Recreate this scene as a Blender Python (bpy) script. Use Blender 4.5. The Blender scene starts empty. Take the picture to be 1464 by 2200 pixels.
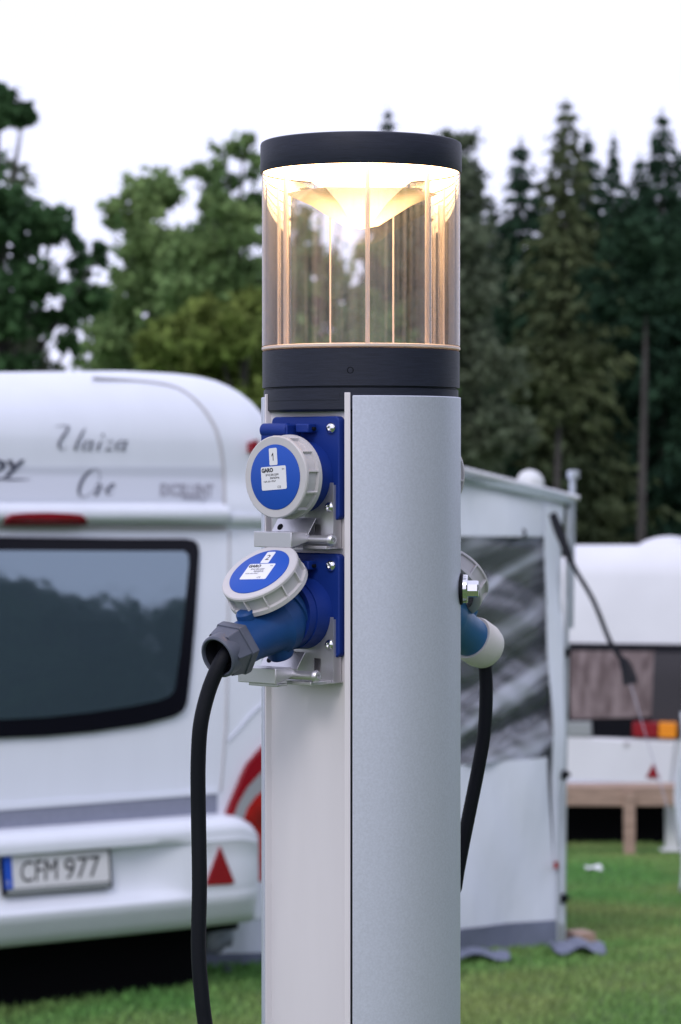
import bpy, bmesh, math, random
import numpy as np
from mathutils import Vector, Matrix
R = math.radians
random.seed(5)
sc = bpy.context.scene
col = sc.collection

# ------------------------------------------------------------------ camera
F = 5800.0                     # focal length in pixels of the 1464 x 2200 photograph
EYE = 1.65
TH = math.atan(80 / F)
cam = bpy.data.cameras.new('camera'); camo = bpy.data.objects.new('camera', cam); col.objects.link(camo)
cam.sensor_fit = 'VERTICAL'; cam.sensor_height = 36.0; cam.sensor_width = 24.0
cam.lens = 36.0 * F / 2200
camo.location = (0, 0, EYE); camo.rotation_euler = (R(90) + TH, 0, 0)
cam.clip_start = 0.1; cam.clip_end = 2000
cam.dof.use_dof = True; cam.dof.focus_distance = 2.37; cam.dof.aperture_fstop = 12.0
cam.dof.aperture_blades = 9
sc.camera = camo

# ------------------------------------------------------------------ sky and sun
SUN_EL, SUN_AZ = R(40), R(200)
w = bpy.data.worlds.new('World'); sc.world = w; w.use_nodes = True
nt = w.node_tree; nt.nodes.clear()
out = nt.nodes.new('ShaderNodeOutputWorld'); bg = nt.nodes.new('ShaderNodeBackground')
sky = nt.nodes.new('ShaderNodeTexSky'); sky.sky_type = 'NISHITA'; sky.sun_disc = False
sky.sun_elevation = SUN_EL; sky.sun_rotation = SUN_AZ; sky.air_density = 1.0; sky.dust_density = 3.0
mx = nt.nodes.new('ShaderNodeMix'); mx.data_type = 'RGBA'; mx.inputs[0].default_value = 0.84
mx.inputs[7].default_value = (11.0, 11.2, 14.4, 1)          # pale evening cloud layer
nt.links.new(sky.outputs[0], mx.inputs[6]); nt.links.new(mx.outputs[2], bg.inputs[0])
nt.links.new(bg.outputs[0], out.inputs[0]); bg.inputs[1].default_value = 0.0955
sun = bpy.data.lights.new('sun', 'SUN'); suno = bpy.data.objects.new('sun', sun); col.objects.link(suno)
sun.energy = 1.0; sun.angle = R(18); sun.color = (1.0, 0.95, 0.9)
d = Vector((math.sin(SUN_AZ) * math.cos(SUN_EL), math.cos(SUN_AZ) * math.cos(SUN_EL), math.sin(SUN_EL)))
suno.rotation_euler = d.to_track_quat('Z', 'Y').to_euler()
sc.view_settings.view_transform = 'Standard'; sc.view_settings.look = 'None'
sc.view_settings.exposure = 0.12; sc.view_settings.gamma = 1.0
sc.render.engine = 'CYCLES'
sc.cycles.use_denoising = True
try: sc.cycles.denoiser = 'OPENIMAGEDENOISE'
except Exception: pass
sc.cycles.max_bounces = 10; sc.cycles.transparent_max_bounces = 24
sc.cycles.caustics_reflective = False; sc.cycles.caustics_refractive = False
sc.cycles.sample_clamp_indirect = 4.0

# ------------------------------------------------------------------ projection helpers
FW = Vector((0, math.cos(TH), math.sin(TH))); UP = Vector((0, -math.sin(TH), math.cos(TH))); CAM = Vector((0, 0, EYE))
def ray(px, py): return FW + Vector((1, 0, 0)) * ((px - 732) / F) + UP * ((1100 - py) / F)
def at(px, py, Y):
    r = ray(px, py); return CAM + r * (Y / r.y)

# ------------------------------------------------------------------ mesh helpers
def link(o, parent=None):
    col.objects.link(o)
    if parent is not None: o.parent = parent
    return o
def tag(o, label=None, cat=None, group=None, kind=None):
    if label: o['label'] = label
    if cat: o['category'] = cat
    if group: o['group'] = group
    if kind: o['kind'] = kind
    return o
def empty(name, loc=(0, 0, 0), label=None, cat=None, group=None):
    o = bpy.data.objects.new(name, None); o.location = loc; o.empty_display_size = 0.1; link(o)
    return tag(o, label, cat, group)

class MB:
    def __init__(self, m=None): self.v = []; self.f = []; self.m = m or Matrix()
    def V(self, p): self.v.append(self.m @ Vector(p)); return len(self.v) - 1
    def quad(self, a, b, c, d): 
        i = [self.V(p) for p in (a, b, c, d)]; self.f.append(i)
    def poly(self, pts): self.f.append([self.V(p) for p in pts])
    def box(self, x0, x1, y0, y1, z0, z1):
        i = [self.V(p) for p in ((x0,y0,z0),(x1,y0,z0),(x1,y1,z0),(x0,y1,z0),(x0,y0,z1),(x1,y0,z1),(x1,y1,z1),(x0,y1,z1))]
        for q in ((0,3,2,1),(4,5,6,7),(0,1,5,4),(1,2,6,5),(2,3,7,6),(3,0,4,7)): self.f.append([i[k] for k in q])
    def prism(self, pts, off):
        """pts: 3-D polygon, off: extrusion vector"""
        off = Vector(off); a = [self.V(p) for p in pts]; b = [self.V(Vector(p) + off) for p in pts]; n = len(a)
        self.f.append(a[::-1]); self.f.append(b)
        for k in range(n): self.f.append([a[k], a[(k+1) % n], b[(k+1) % n], b[k]])
    def grid(self, fn, nu, nv, closed_u=False):
        idx = [[self.V(fn(i / nu, j / nv)) for i in range(nu + (0 if closed_u else 1))] for j in range(nv + 1)]
        m = nu if closed_u else nu
        for j in range(nv):
            for i in range(m):
                i2 = (i + 1) % nu if closed_u else i + 1
                self.f.append([idx[j][i], idx[j][i2], idx[j+1][i2], idx[j+1][i]])
        return idx
    def lathe(self, prof, o=(0,0,0), ax=(0,0,1), n=48, cap=True, phase=0.0):
        """prof: (radius, distance along axis)"""
        ax = Vector(ax).normalized(); o = Vector(o)
        a = ax.orthogonal().normalized(); b = ax.cross(a)
        rings = []
        for r, h in prof:
            rings.append([self.V(o + ax * h + (a * math.cos(t) + b * math.sin(t)) * r) for t in [phase + 2 * math.pi * k / n for k in range(n)]])
        for j in range(len(rings) - 1):
            for k in range(n):
                self.f.append([rings[j][k], rings[j][(k+1) % n], rings[j+1][(k+1) % n], rings[j+1][k]])
        if cap: self.f.append(rings[0][::-1]); self.f.append(rings[-1])
    def tube(self, path, r, n=12):
        path = [Vector(p) for p in path]; rr = r if isinstance(r, (list, tuple)) else [r] * len(path)
        t0 = (path[1] - path[0]).normalized(); a = t0.orthogonal().normalized(); rings = []
        for i, p in enumerate(path):
            t = (path[min(i+1, len(path)-1)] - path[max(i-1, 0)]).normalized()
            a = (a - t * a.dot(t)).normalized(); b = t.cross(a)
            rings.append([self.V(p + (a * math.cos(2*math.pi*k/n) + b * math.sin(2*math.pi*k/n)) * rr[i]) for k in range(n)])
        for j in range(len(rings) - 1):
            for k in range(n): self.f.append([rings[j][k], rings[j][(k+1) % n], rings[j+1][(k+1) % n], rings[j+1][k]])
        self.f.append(rings[0][::-1]); self.f.append(rings[-1])
    def build(self, name, mat, parent=None, smooth=35, bevel=0, label=None, segs=2, solid=0, subd=0, extr=None):
        if extr is not None:
            n0 = len(self.v); e = self.m.to_3x3() @ Vector(extr); edges = {}
            for f in self.f:
                for k in range(len(f)):
                    a_, b_ = f[k], f[(k+1) % len(f)]
                    if (b_, a_) in edges: del edges[(b_, a_)]
                    else: edges[(a_, b_)] = 1
            self.v += [v + e for v in self.v]; self.f += [[i + n0 for i in f[::-1]] for f in list(self.f)] + [[b_, a_, a_ + n0, b_ + n0] for a_, b_ in edges]
        me = bpy.data.meshes.new(name); me.from_pydata([tuple(v) for v in self.v], [], self.f); me.update()
        bm = bmesh.new(); bm.from_mesh(me); bmesh.ops.remove_doubles(bm, verts=bm.verts, dist=1e-6)
        bmesh.ops.recalc_face_normals(bm, faces=bm.faces); bm.to_mesh(me); bm.free()
        if smooth: me.shade_smooth(); me.set_sharp_from_angle(angle=R(smooth))
        me.materials.append(mat)
        o = bpy.data.objects.new(name, me); link(o, parent)
        if solid: s = o.modifiers.new('solid', 'SOLIDIFY'); s.thickness = solid; s.offset = -1
        if bevel:
            b = o.modifiers.new('bevel', 'BEVEL'); b.width = bevel; b.segments = segs; b.limit_method = 'ANGLE'; b.angle_limit = R(40)
            b.harden_normals = False
        if subd: s = o.modifiers.new('sub', 'SUBSURF'); s.levels = subd; s.render_levels = subd
        if label: o['label'] = label
        return o

def spline(pts, n=8):
    pts = [Vector(p) for p in pts]; P = [pts[0]*2 - pts[1]] + pts + [pts[-1]*2 - pts[-2]]; out_ = []
    for i in range(1, len(P) - 2):
        p0, p1, p2, p3 = P[i-1:i+3]
        for k in range(n):
            t = k / n
            out_.append(0.5 * ((2*p1) + (p2-p0)*t + (2*p0-5*p1+4*p2-p3)*t*t + (3*p1-p0-3*p2+p3)*t**3))
    out_.append(pts[-1]); return out_

def text_mesh(txt, bold=0.0, res=3):
    """unit-height flat text as (verts2d, faces, width)"""
    cu = bpy.data.curves.new('txt', 'FONT'); cu.body = txt; cu.size = 1.0; cu.resolution_u = res; cu.offset = bold
    o = bpy.data.objects.new('txt', cu); col.objects.link(o)
    dg = bpy.context.evaluated_depsgraph_get(); me = bpy.data.meshes.new_from_object(o.evaluated_get(dg))
    vs = [(v.co.x, v.co.y) for v in me.vertices]; fs = [tuple(p.vertices) for p in me.polygons]
    bpy.data.objects.remove(o); bpy.data.curves.remove(cu); bpy.data.meshes.remove(me)
    x0 = min(v[0] for v in vs); x1 = max(v[0] for v in vs); h = max(v[1] for v in vs)
    return [((x - x0) / (x1 - x0), y / h) for x, y in vs], fs
def text_obj(name, txt, mapf, mat, parent, bold=0.0):
    vs, fs = text_mesh(txt, bold); me = bpy.data.meshes.new(name)
    me.from_pydata([tuple(mapf(u, v)) for u, v in vs], [], fs); me.materials.append(mat)
    return link(bpy.data.objects.new(name, me), parent)

# ------------------------------------------------------------------ materials
def mat(name, base, rough=0.5, metal=0.0, ior=1.45, bump=0.0, bscale=50.0, var=0.0, vscale=4.0, stretch=(1,1,1), emit=None, estr=0.0,
        island=0.0, base2=None, rvar=0.0, coat=0.0, transl=0.0, sub=0.0):
    m = bpy.data.materials.new(name); m.use_nodes = True; t = m.node_tree; b = t.nodes['Principled BSDF']
    b.inputs['Base Color'].default_value = (*base, 1); b.inputs['Roughness'].default_value = rough
    b.inputs['Metallic'].default_value = metal; b.inputs['IOR'].default_value = ior
    if coat: b.inputs['Coat Weight'].default_value = coat; b.inputs['Coat Roughness'].default_value = 0.08
    if emit: b.inputs['Emission Color'].default_value = (*emit, 1); b.inputs['Emission Strength'].default_value = estr
    tc = t.nodes.new('ShaderNodeTexCoord'); mp = t.nodes.new('ShaderNodeMapping'); mp.inputs['Scale'].default_value = stretch
    t.links.new(tc.outputs['Object'], mp.inputs[0])
    cur = None
    if var or base2:
        n = t.nodes.new('ShaderNodeTexNoise'); n.inputs['Scale'].default_value = vscale; n.inputs['Detail'].default_value = 5
        t.links.new(mp.outputs[0], n.inputs[0])
        rp = t.nodes.new('ShaderNodeValToRGB'); rp.color_ramp.elements[0].position = 0.35; rp.color_ramp.elements[1].position = 0.65
        c2 = base2 or tuple(min(1, c * (1 + var)) for c in base); c1 = base if base2 else tuple(c * (1 - var) for c in base)
        rp.color_ramp.elements[0].color = (*c1, 1); rp.color_ramp.elements[1].color = (*c2, 1)
        t.links.new(n.outputs[0], rp.inputs[0]); cur = rp.outputs[0]
    if island:
        g = t.nodes.new('ShaderNodeNewGeometry'); mr = t.nodes.new('ShaderNodeMapRange')
        mr.inputs[3].default_value = 1 - island; mr.inputs[4].default_value = 1 + island
        t.links.new(g.outputs['Random Per Island'], mr.inputs[0])
        vm = t.nodes.new('ShaderNodeVectorMath'); vm.operation = 'SCALE'
        if cur: t.links.new(cur, vm.inputs[0])
        else: vm.inputs[0].default_value = base
        t.links.new(mr.outputs[0], vm.inputs['Scale']); cur = vm.outputs[0]
    if cur: t.links.new(cur, b.inputs['Base Color'])
    if rvar:
        n = t.nodes.new('ShaderNodeTexNoise'); n.inputs['Scale'].default_value = vscale * 1.7; n.inputs['Detail'].default_value = 6
        t.links.new(mp.outputs[0], n.inputs[0]); mr = t.nodes.new('ShaderNodeMapRange')
        mr.inputs[3].default_value = rough - rvar; mr.inputs[4].default_value = rough + rvar
        t.links.new(n.outputs[0], mr.inputs[0]); t.links.new(mr.outputs[0], b.inputs['Roughness'])
    if bump:
        n = t.nodes.new('ShaderNodeTexNoise'); n.inputs['Scale'].default_value = bscale; n.inputs['Detail'].default_value = 4
        t.links.new(mp.outputs[0], n.inputs[0]); bp = t.nodes.new('ShaderNodeBump'); bp.inputs['Strength'].default_value = bump
        bp.inputs['Distance'].default_value = 0.3 / bscale
        t.links.new(n.outputs[0], bp.inputs['Height']); t.links.new(bp.outputs[0], b.inputs['Normal'])
    if transl:
        tr = t.nodes.new('ShaderNodeBsdfTranslucent'); ms = t.nodes.new('ShaderNodeMixShader'); ms.inputs[0].default_value = transl
        if cur: t.links.new(cur, tr.inputs[0])
        else: tr.inputs[0].default_value = (*base, 1)
        o = t.nodes['Material Output']; t.links.new(b.outputs[0], ms.inputs[1]); t.links.new(tr.outputs[0], ms.inputs[2]); t.links.new(ms.outputs[0], o.inputs[0])
    return m

def clear_mat(name, tint=(1,1,1), rough=0.03, refl=0.09, dirt_sheen=0.0, dscale=(60, 60, 2), dcol=(0.8, 0.8, 0.85), ior=1.5):
    m = bpy.data.materials.new(name); m.use_nodes = True; t = m.node_tree; t.nodes.clear()
    o = t.nodes.new('ShaderNodeOutputMaterial'); tr = t.nodes.new('ShaderNodeBsdfTransparent'); tr.inputs[0].default_value = (*tint, 1)
    gl = t.nodes.new('ShaderNodeBsdfGlossy'); gl.inputs['Roughness'].default_value = rough
    fr = t.nodes.new('ShaderNodeFresnel'); fr.inputs[0].default_value = ior
    ms = t.nodes.new('ShaderNodeMixShader'); t.links.new(fr.outputs[0], ms.inputs[0]); t.links.new(tr.outputs[0], ms.inputs[1]); t.links.new(gl.outputs[0], ms.inputs[2])
    last = ms
    if dirt_sheen:
        tc = t.nodes.new('ShaderNodeTexCoord'); mp = t.nodes.new('ShaderNodeMapping'); mp.inputs['Scale'].default_value = dscale
        n = t.nodes.new('ShaderNodeTexNoise'); n.inputs['Scale'].default_value = 1.0; n.inputs['Detail'].default_value = 3
        t.links.new(tc.outputs['Object'], mp.inputs[0]); t.links.new(mp.outputs[0], n.inputs[0])
        mr = t.nodes.new('ShaderNodeMapRange'); mr.inputs[1].default_value = 0.42; mr.inputs[2].default_value = 0.75
        mr.inputs[3].default_value = 0.02; mr.inputs[4].default_value = dirt_sheen; t.links.new(n.outputs[0], mr.inputs[0])
        df = t.nodes.new('ShaderNodeBsdfPrincipled'); df.inputs['Base Color'].default_value = (*dcol, 1); df.inputs['Roughness'].default_value = 0.35
        tl = t.nodes.new('ShaderNodeBsdfTranslucent'); tl.inputs[0].default_value = (*dcol, 1)
        a = t.nodes.new('ShaderNodeMixShader'); a.inputs[0].default_value = 0.5
        t.links.new(df.outputs[0], a.inputs[1]); t.links.new(tl.outputs[0], a.inputs[2])
        m2 = t.nodes.new('ShaderNodeMixShader'); t.links.new(mr.outputs[0], m2.inputs[0]); t.links.new(ms.outputs[0], m2.inputs[1]); t.links.new(a.outputs[0], m2.inputs[2]); last = m2
    t.links.new(last.outputs[0], o.inputs[0]); return m

def glow_mat(name, colr, centre, edge, rad, c=(0, 0)):
    """lamp diffuser: brightest over the LED in its middle"""
    m = bpy.data.materials.new(name); m.use_nodes = True; t = m.node_tree; b = t.nodes['Principled BSDF']
    b.inputs['Base Color'].default_value = (0.85, 0.8, 0.72, 1); b.inputs['Roughness'].default_value = 0.5
    b.inputs['Emission Color'].default_value = (*colr, 1)
    tc = t.nodes.new('ShaderNodeTexCoord'); mp = t.nodes.new('ShaderNodeMapping'); mp.inputs['Scale'].default_value = (1, 1, 0)
    ln = t.nodes.new('ShaderNodeVectorMath'); ln.operation = 'LENGTH'; mr = t.nodes.new('ShaderNodeMapRange'); mr.interpolation_type = 'SMOOTHSTEP'
    mr.inputs[2].default_value = rad; mr.inputs[3].default_value = centre; mr.inputs[4].default_value = edge
    t.links.new(tc.outputs['Object'], mp.inputs[0]); t.links.new(mp.outputs[0], ln.inputs[0]); t.links.new(ln.outputs['Value'], mr.inputs[0])
    t.links.new(mr.outputs[0], b.inputs['Emission Strength']); return m

M = {}
M['alu'] = mat('anodised_aluminium', (0.555, 0.580, 0.675), 0.46, 0.42, bump=0.14, bscale=700, rvar=0.06, vscale=500, var=0.05)
M['panel'] = mat('painted_panel', (0.70, 0.665, 0.70), 0.5, 0.15, bump=0.12, bscale=700, var=0.02, vscale=7, stretch=(4, 4, 0.8))
M['darkgap'] = mat('dark_gap', (0.012, 0.013, 0.018), 0.8, ior=1.2)
M['band'] = mat('charcoal_cast_metal', (0.016, 0.019, 0.034), 0.5, 0.0, ior=1.35, bump=0.12, bscale=160, stretch=(1, 1, 14), var=0.15, vscale=60, rvar=0.08)
M['lens'] = clear_mat('clear_acrylic', (0.97, 0.97, 0.97), 0.03, dirt_sheen=0.10, dscale=(220, 220, 3), ior=1.4)
M['lens_in'] = clear_mat('clear_acrylic_inside', (0.99, 0.99, 0.99), 0.06, ior=1.012)
M['rim'] = mat('acrylic_rim', (0.75, 0.68, 0.66), 0.25, transl=0.3)
M['rod'] = mat('rod_plastic', (0.88, 0.84, 0.84), 0.35, transl=0.45)
M['blue'] = mat('blue_plastic', (0.006, 0.028, 0.205), 0.5, ior=1.35, bump=0.08, bscale=600, rvar=0.05, vscale=50)
M['blue_face'] = mat('blue_lid_face', (0.012, 0.075, 0.42), 0.5, ior=1.35, bump=0.06, bscale=700)
M['plug_blue'] = mat('plug_blue_plastic', (0.010, 0.058, 0.20), 0.5, ior=1.35, bump=0.1, bscale=500, var=0.12, vscale=25)
M['plug_teal'] = mat('plug_faded_blue', (0.02, 0.11, 0.25), 0.45, bump=0.1, bscale=500)
M['lid'] = mat('light_grey_plastic', (0.50, 0.485, 0.50), 0.42, bump=0.06, bscale=500, var=0.04, vscale=30)
M['nut'] = mat('grey_nylon', (0.075, 0.085, 0.120), 0.45, bump=0.1, bscale=400, var=0.15, vscale=40)
M['collar'] = mat('offwhite_plastic', (0.62, 0.6, 0.58), 0.5, var=0.05, vscale=30)
M['rubber'] = mat('black_rubber', (0.006, 0.007, 0.011), 0.6, ior=1.25, bump=0.2, bscale=300)
M['steel'] = mat('bracket_steel', (0.62, 0.61, 0.64), 0.36, 0.8, bump=0.06, bscale=500, rvar=0.06, vscale=60)
M['chrome'] = mat('chrome', (0.75, 0.75, 0.77), 0.12, 1.0)
M['paper'] = mat('label_paper', (0.72, 0.72, 0.76), 0.45)
M['ink'] = mat('black_ink', (0.02, 0.02, 0.025), 0.5)
M['disc'] = glow_mat('lamp_diffuser', (1.0, 0.60, 0.29), 80.0, 11.0, 0.088)
M['cone'] = glow_mat('lamp_cone_diffuser', (1.0, 0.58, 0.25), 22.0, 8.0, 0.055)
M['cone_clear'] = clear_mat('cone_acrylic', (0.96, 0.95, 0.93), 0.1, dirt_sheen=0.10, dscale=(40, 40, 40), dcol=(0.85, 0.75, 0.65), ior=1.6)
_t = M['cone_clear'].node_tree; _e = _t.nodes.new('ShaderNodeEmission'); _e.inputs[0].default_value = (1.0, 0.52, 0.22, 1); _tc = _t.nodes.new('ShaderNodeTexCoord'); _mp = _t.nodes.new('ShaderNodeMapping'); _mp.inputs['Scale'].default_value = (1, 1, 0); _ln = _t.nodes.new('ShaderNodeVectorMath'); _ln.operation = 'LENGTH'; _mr = _t.nodes.new('ShaderNodeMapRange'); _mr.interpolation_type = 'SMOOTHSTEP'; _mr.inputs[2].default_value = 0.066; _mr.inputs[3].default_value = 5.0; _mr.inputs[4].default_value = 0.10
_t.links.new(_tc.outputs['Object'], _mp.inputs[0]); _t.links.new(_mp.outputs[0], _ln.inputs[0]); _t.links.new(_ln.outputs['Value'], _mr.inputs[0]); _t.links.new(_mr.outputs[0], _e.inputs[1])
_a = _t.nodes.new('ShaderNodeAddShader'); _o = [x for x in _t.nodes if x.type == 'OUTPUT_MATERIAL'][0]; _l = _o.inputs[0].links[0].from_node
_t.links.new(_l.outputs[0], _a.inputs[0]); _t.links.new(_e.outputs[0], _a.inputs[1]); _t.links.new(_a.outputs[0], _o.inputs[0])   # emission added to the clear prism, stands for the lamp light it catches

# caravan and awning
M['gel'] = mat('white_gelcoat', (0.71, 0.745, 0.83), 0.3, coat=0.35, bump=0.02, bscale=8, var=0.015, vscale=2.5, stretch=(3, 3, 0.5))
M['gel2'] = mat('white_gelcoat_old', (0.68, 0.69, 0.745), 0.4, coat=0.2, bump=0.02, bscale=8, var=0.03, vscale=2)
M['greyband'] = mat('grey_decal', (0.215, 0.23, 0.30), 0.4, var=0.06, vscale=60)
M['palegrey'] = mat('pale_grey_decal', (0.56, 0.59, 0.68), 0.35)
M['seam'] = mat('seam_sealant', (0.42, 0.41, 0.43), 0.6)
M['winglass'] = mat('tinted_acrylic', (0.040, 0.060, 0.080), 0.07, ior=2.9, bump=0.05, bscale=1.5)
M['winglass'].node_tree.nodes['Principled BSDF'].inputs['Specular Tint'].default_value = (0.72, 0.88, 1.0, 1)
M['winframe'] = mat('window_black_edge', (0.004, 0.004, 0.008), 0.3, ior=1.25)
M['redlens'] = mat('red_lens', (0.24, 0.004, 0.014), 0.25, coat=0.25)
M['redbright'] = mat('red_lens_bright', (0.50, 0.008, 0.010), 0.2, coat=0.3, base2=(0.16, 0.004, 0.008), vscale=6)
M['amber'] = mat('amber_lens', (0.85, 0.28, 0.02), 0.2, coat=0.5)
M['greylens'] = mat('grey_lens', (0.30, 0.32, 0.34), 0.15, coat=0.5)
M['decal'] = mat('dark_slate_decal', (0.05, 0.055, 0.085), 0.4)
M['greytxt'] = mat('grey_text_decal', (0.30, 0.30, 0.36), 0.4)
M['under'] = mat('underbody_and_shade', (0.004, 0.004, 0.005), 0.9, ior=1.1)  # chassis black, also on the added panels that darken under the caravans
M['euro'] = mat('plate_blue', (0.02, 0.09, 0.55), 0.4)
M['tyre'] = mat('tyre', (0.015, 0.015, 0.016), 0.8)
M['cloth'] = mat('white_awning_cloth', (0.74, 0.79, 0.89), 0.75, bump=0.35, bscale=5, stretch=(1, 1, 0.35), transl=0.12)
M['clothband'] = mat('awning_valance_cloth', (0.38, 0.45, 0.49), 0.75, bump=0.2, bscale=20, transl=0.1)
M['skirt'] = mat('grey_mudflap', (0.14, 0.16, 0.23), 0.6, bump=0.3, bscale=9, var=0.12, vscale=5)
M['pole'] = mat('galvanised_pole', (0.5, 0.54, 0.6), 0.4, 0.5, var=0.1, vscale=10)
M['film'] = clear_mat('window_film', (0.45, 0.47, 0.52), 0.1, dirt_sheen=0.45, dscale=(1.2, 1.2, 2.0), dcol=(0.4, 0.42, 0.48), ior=1.6)
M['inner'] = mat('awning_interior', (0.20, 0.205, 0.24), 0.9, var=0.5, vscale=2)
M['wood'] = mat('weathered_wood', (0.34, 0.24, 0.19), 0.8, var=0.2, vscale=6, stretch=(1, 8, 8))
M['litter'] = mat('litter_paper', (0.75, 0.77, 0.78), 0.6)
M['alpha_plastic'] = mat('white_plastic', (0.66, 0.68, 0.70), 0.45)
M['curtain'] = mat('curtain', (0.24, 0.19, 0.20), 0.8, base2=(0.11, 0.08, 0.085), vscale=5, stretch=(3, 3, 1))

# =================================================================== POWER POST
TILT = 0.032
AX = (776 - 732) / F * 2.46
root_M = Matrix.Translation((AX, 2.46 + TILT * EYE, 0)) @ Matrix.Rotation(TILT, 4, 'X')
post = empty('power_post', (0, 0, 0), 'tall grey aluminium hook-up post with glowing clear lamp head and blue sockets', 'power post')
post.matrix_world = root_M
MI = root_M.inverted(); camL = MI @ CAM
def lray(px, py): return (MI.to_3x3() @ ray(px, py))
def hitp(px, py, p0, n):
    r = lray(px, py); n = Vector(n); return camL + r * ((Vector(p0) - camL).dot(n) / r.dot(n))
def zf(py, yl=-0.0905, px=776): return hitp(px, py, (0, yl, 0), (0, 1, 0)).z

RC = 0.0908
z_capT, z_capB = zf(281), zf(350)
z_bandT, z_groove, z_bandB = zf(746), zf(830), zf(849)
z_panT = zf(856)
def arc(az, r, z): return (r * math.sin(R(az)), -r * math.cos(R(az)), z)
# shell sections
def shell(name, a0, a1, r0, r1, z0, z1, m, n=64, **k):
    b = MB(); sec = [(a0 + (a1 - a0) * i / n) for i in range(n + 1)]
    for i in range(n):
        p, q = sec[i], sec[i+1]
        b.quad(arc(p, r1, z0), arc(q, r1, z0), arc(q, r1, z1), arc(p, r1, z1))
        b.quad(arc(p, r0, z1), arc(q, r0, z1), arc(q, r0, z0), arc(p, r0, z0))
        b.quad(arc(p, r1, z1), arc(q, r1, z1), arc(q, r0, z1), arc(p, r0, z1))
        b.quad(arc(p, r1, z0), arc(p, r0, z0), arc(q, r0, z0), arc(q, r1, z0))
    for a in (a0, a1): b.quad(arc(a, r0, z0), arc(a, r1, z0), arc(a, r1, z1), arc(a, r0, z1))
    return b.build(name, m, post, **k)
shell('column_shell', -5.2, 106.2, 0.086, RC, 0.0, z_bandB, M['alu'], bevel=0.0008)
shell('column_shell', 174.0, 284.2, 0.086, RC, 0.0, z_bandB, M['alu'], bevel=0.0008, label='narrow left side of the aluminium column shell')
shell('column_core', -60, 300, 0.01, 0.0575, 0.0, z_bandB, M['darkgap'], n=24)
base = MB(); base.lathe([(0.14, 0.0), (0.14, 0.012), (0.10, 0.016), (0.095, 0.03)], n=48); base.build('base_flange', M['alu'], post)

class Panel:
    def __init__(s, az):
        a = R(az); s.n = Vector((math.sin(a), -math.cos(a), 0)); s.t = Vector((math.cos(a), math.sin(a), 0)); s.d = 0.0723; s.az = az
        s.m = Matrix(((s.t.x, 0, s.n.x, s.n.x*s.d), (s.t.y, 0, s.n.y, s.n.y*s.d), (0, 1, 0, 0), (0, 0, 0, 1)))   # (s, h, p)
    def hit(s, px, py, p): 
        q = s.m.inverted() @ hitp(px, py, s.n * (s.d + p), s.n); return q
P1, P2 = Panel(-40), Panel(140)
for P in (P1, P2):
    b = MB(P.m); b.box(-0.0455, 0.0455, 0.0, z_panT, -0.004, 0.0)
    b.build('socket_panel', M['panel'], post, bevel=0.0006)
    for sg, a_in, a_out in ((1, 30.3, 33.6), (-1, -33.6, -32.0)):
        lo, hi = P.az + a_in, P.az + a_out
        shell('panel_lip', lo, hi, 0.080, RC - 0.0002, 0.0, zf(843), M['panel'], n=2, bevel=0.0005, smooth=20)
    b = MB(); b.lathe([(0.0, 0), (0.0575, 0)], cap=False)

# --- lamp head
b = MB(); b.lathe([(0.0865, z_bandB - 0.014), (0.0885, z_bandB - 0.012), (0.0885, z_groove - 0.0012), (0.0872, z_groove - 0.0006), (0.0872, z_groove + 0.0002), (0.0897, z_groove + 0.0008),
          (0.0897, z_bandT - 0.001), (0.0887, z_bandT), (0.02, z_bandT + 0.0005)], n=128)
collar = b.build('lamp_collar', M['band'], post, smooth=30)
ct = shell('collar_shade_arc', -40 - 29, -40 + 27, 0.080, 0.0889, z_panT - 0.001, z_groove - 0.0045, M['band'], n=30); ct.parent = collar  # dark arc added in place of the shaded gap beneath the collar
hp = hitp(753, 795, (0, -0.0892, 0), (0, 1, 0)); hn = Vector((hp.x, -math.sqrt(0.0897**2 - hp.x**2), 0)).normalized()
hc = Vector((hn.x*0.0897, hn.y*0.0897, hp.z))
b = MB(); b.lathe([(0.0024, -0.002), (0.0030, 0.0002), (0.0026, 0.0004), (0.0021, -0.0001), (0.0001, -0.0003)], hc, hn, n=20); b.build('grub_screw', M['rubber'], collar)
# lens rim ring and lens wall
b = MB(); b.lathe([(0.074, z_bandT + 0.0006), (0.0893, z_bandT + 0.0006), (0.0903, z_bandT + 0.0014), (0.0903, z_bandT + 0.0034), (0.0890, z_bandT + 0.0042), (0.078, z_bandT + 0.0042)], n=96)
b.build('lens_rim', M['rim'], post)
b = MB(); zt = z_capB + 0.003; zb = z_bandT + 0.0044
b.lathe([(0.0900, zb), (0.0900, zt)], n=128, cap=False); ln_ob = b.build('lens', M['lens'], post, smooth=60)
b = MB(); b.lathe([(0.0866, zb), (0.0866, zt)], n=128, cap=False); b.build('lens_inner_wall', M['lens_in'], ln_ob, smooth=60)
for az in (-64, 4, 51, 156, 202):
    x, y, _ = arc(az, 0.0755, 0)
    b = MB(); b.tube([(x, y, zb), (x, y, zt)], 0.0021 if az < 60 else 0.0009, 12); b.build('support_rod', M['rod'], post)
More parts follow.
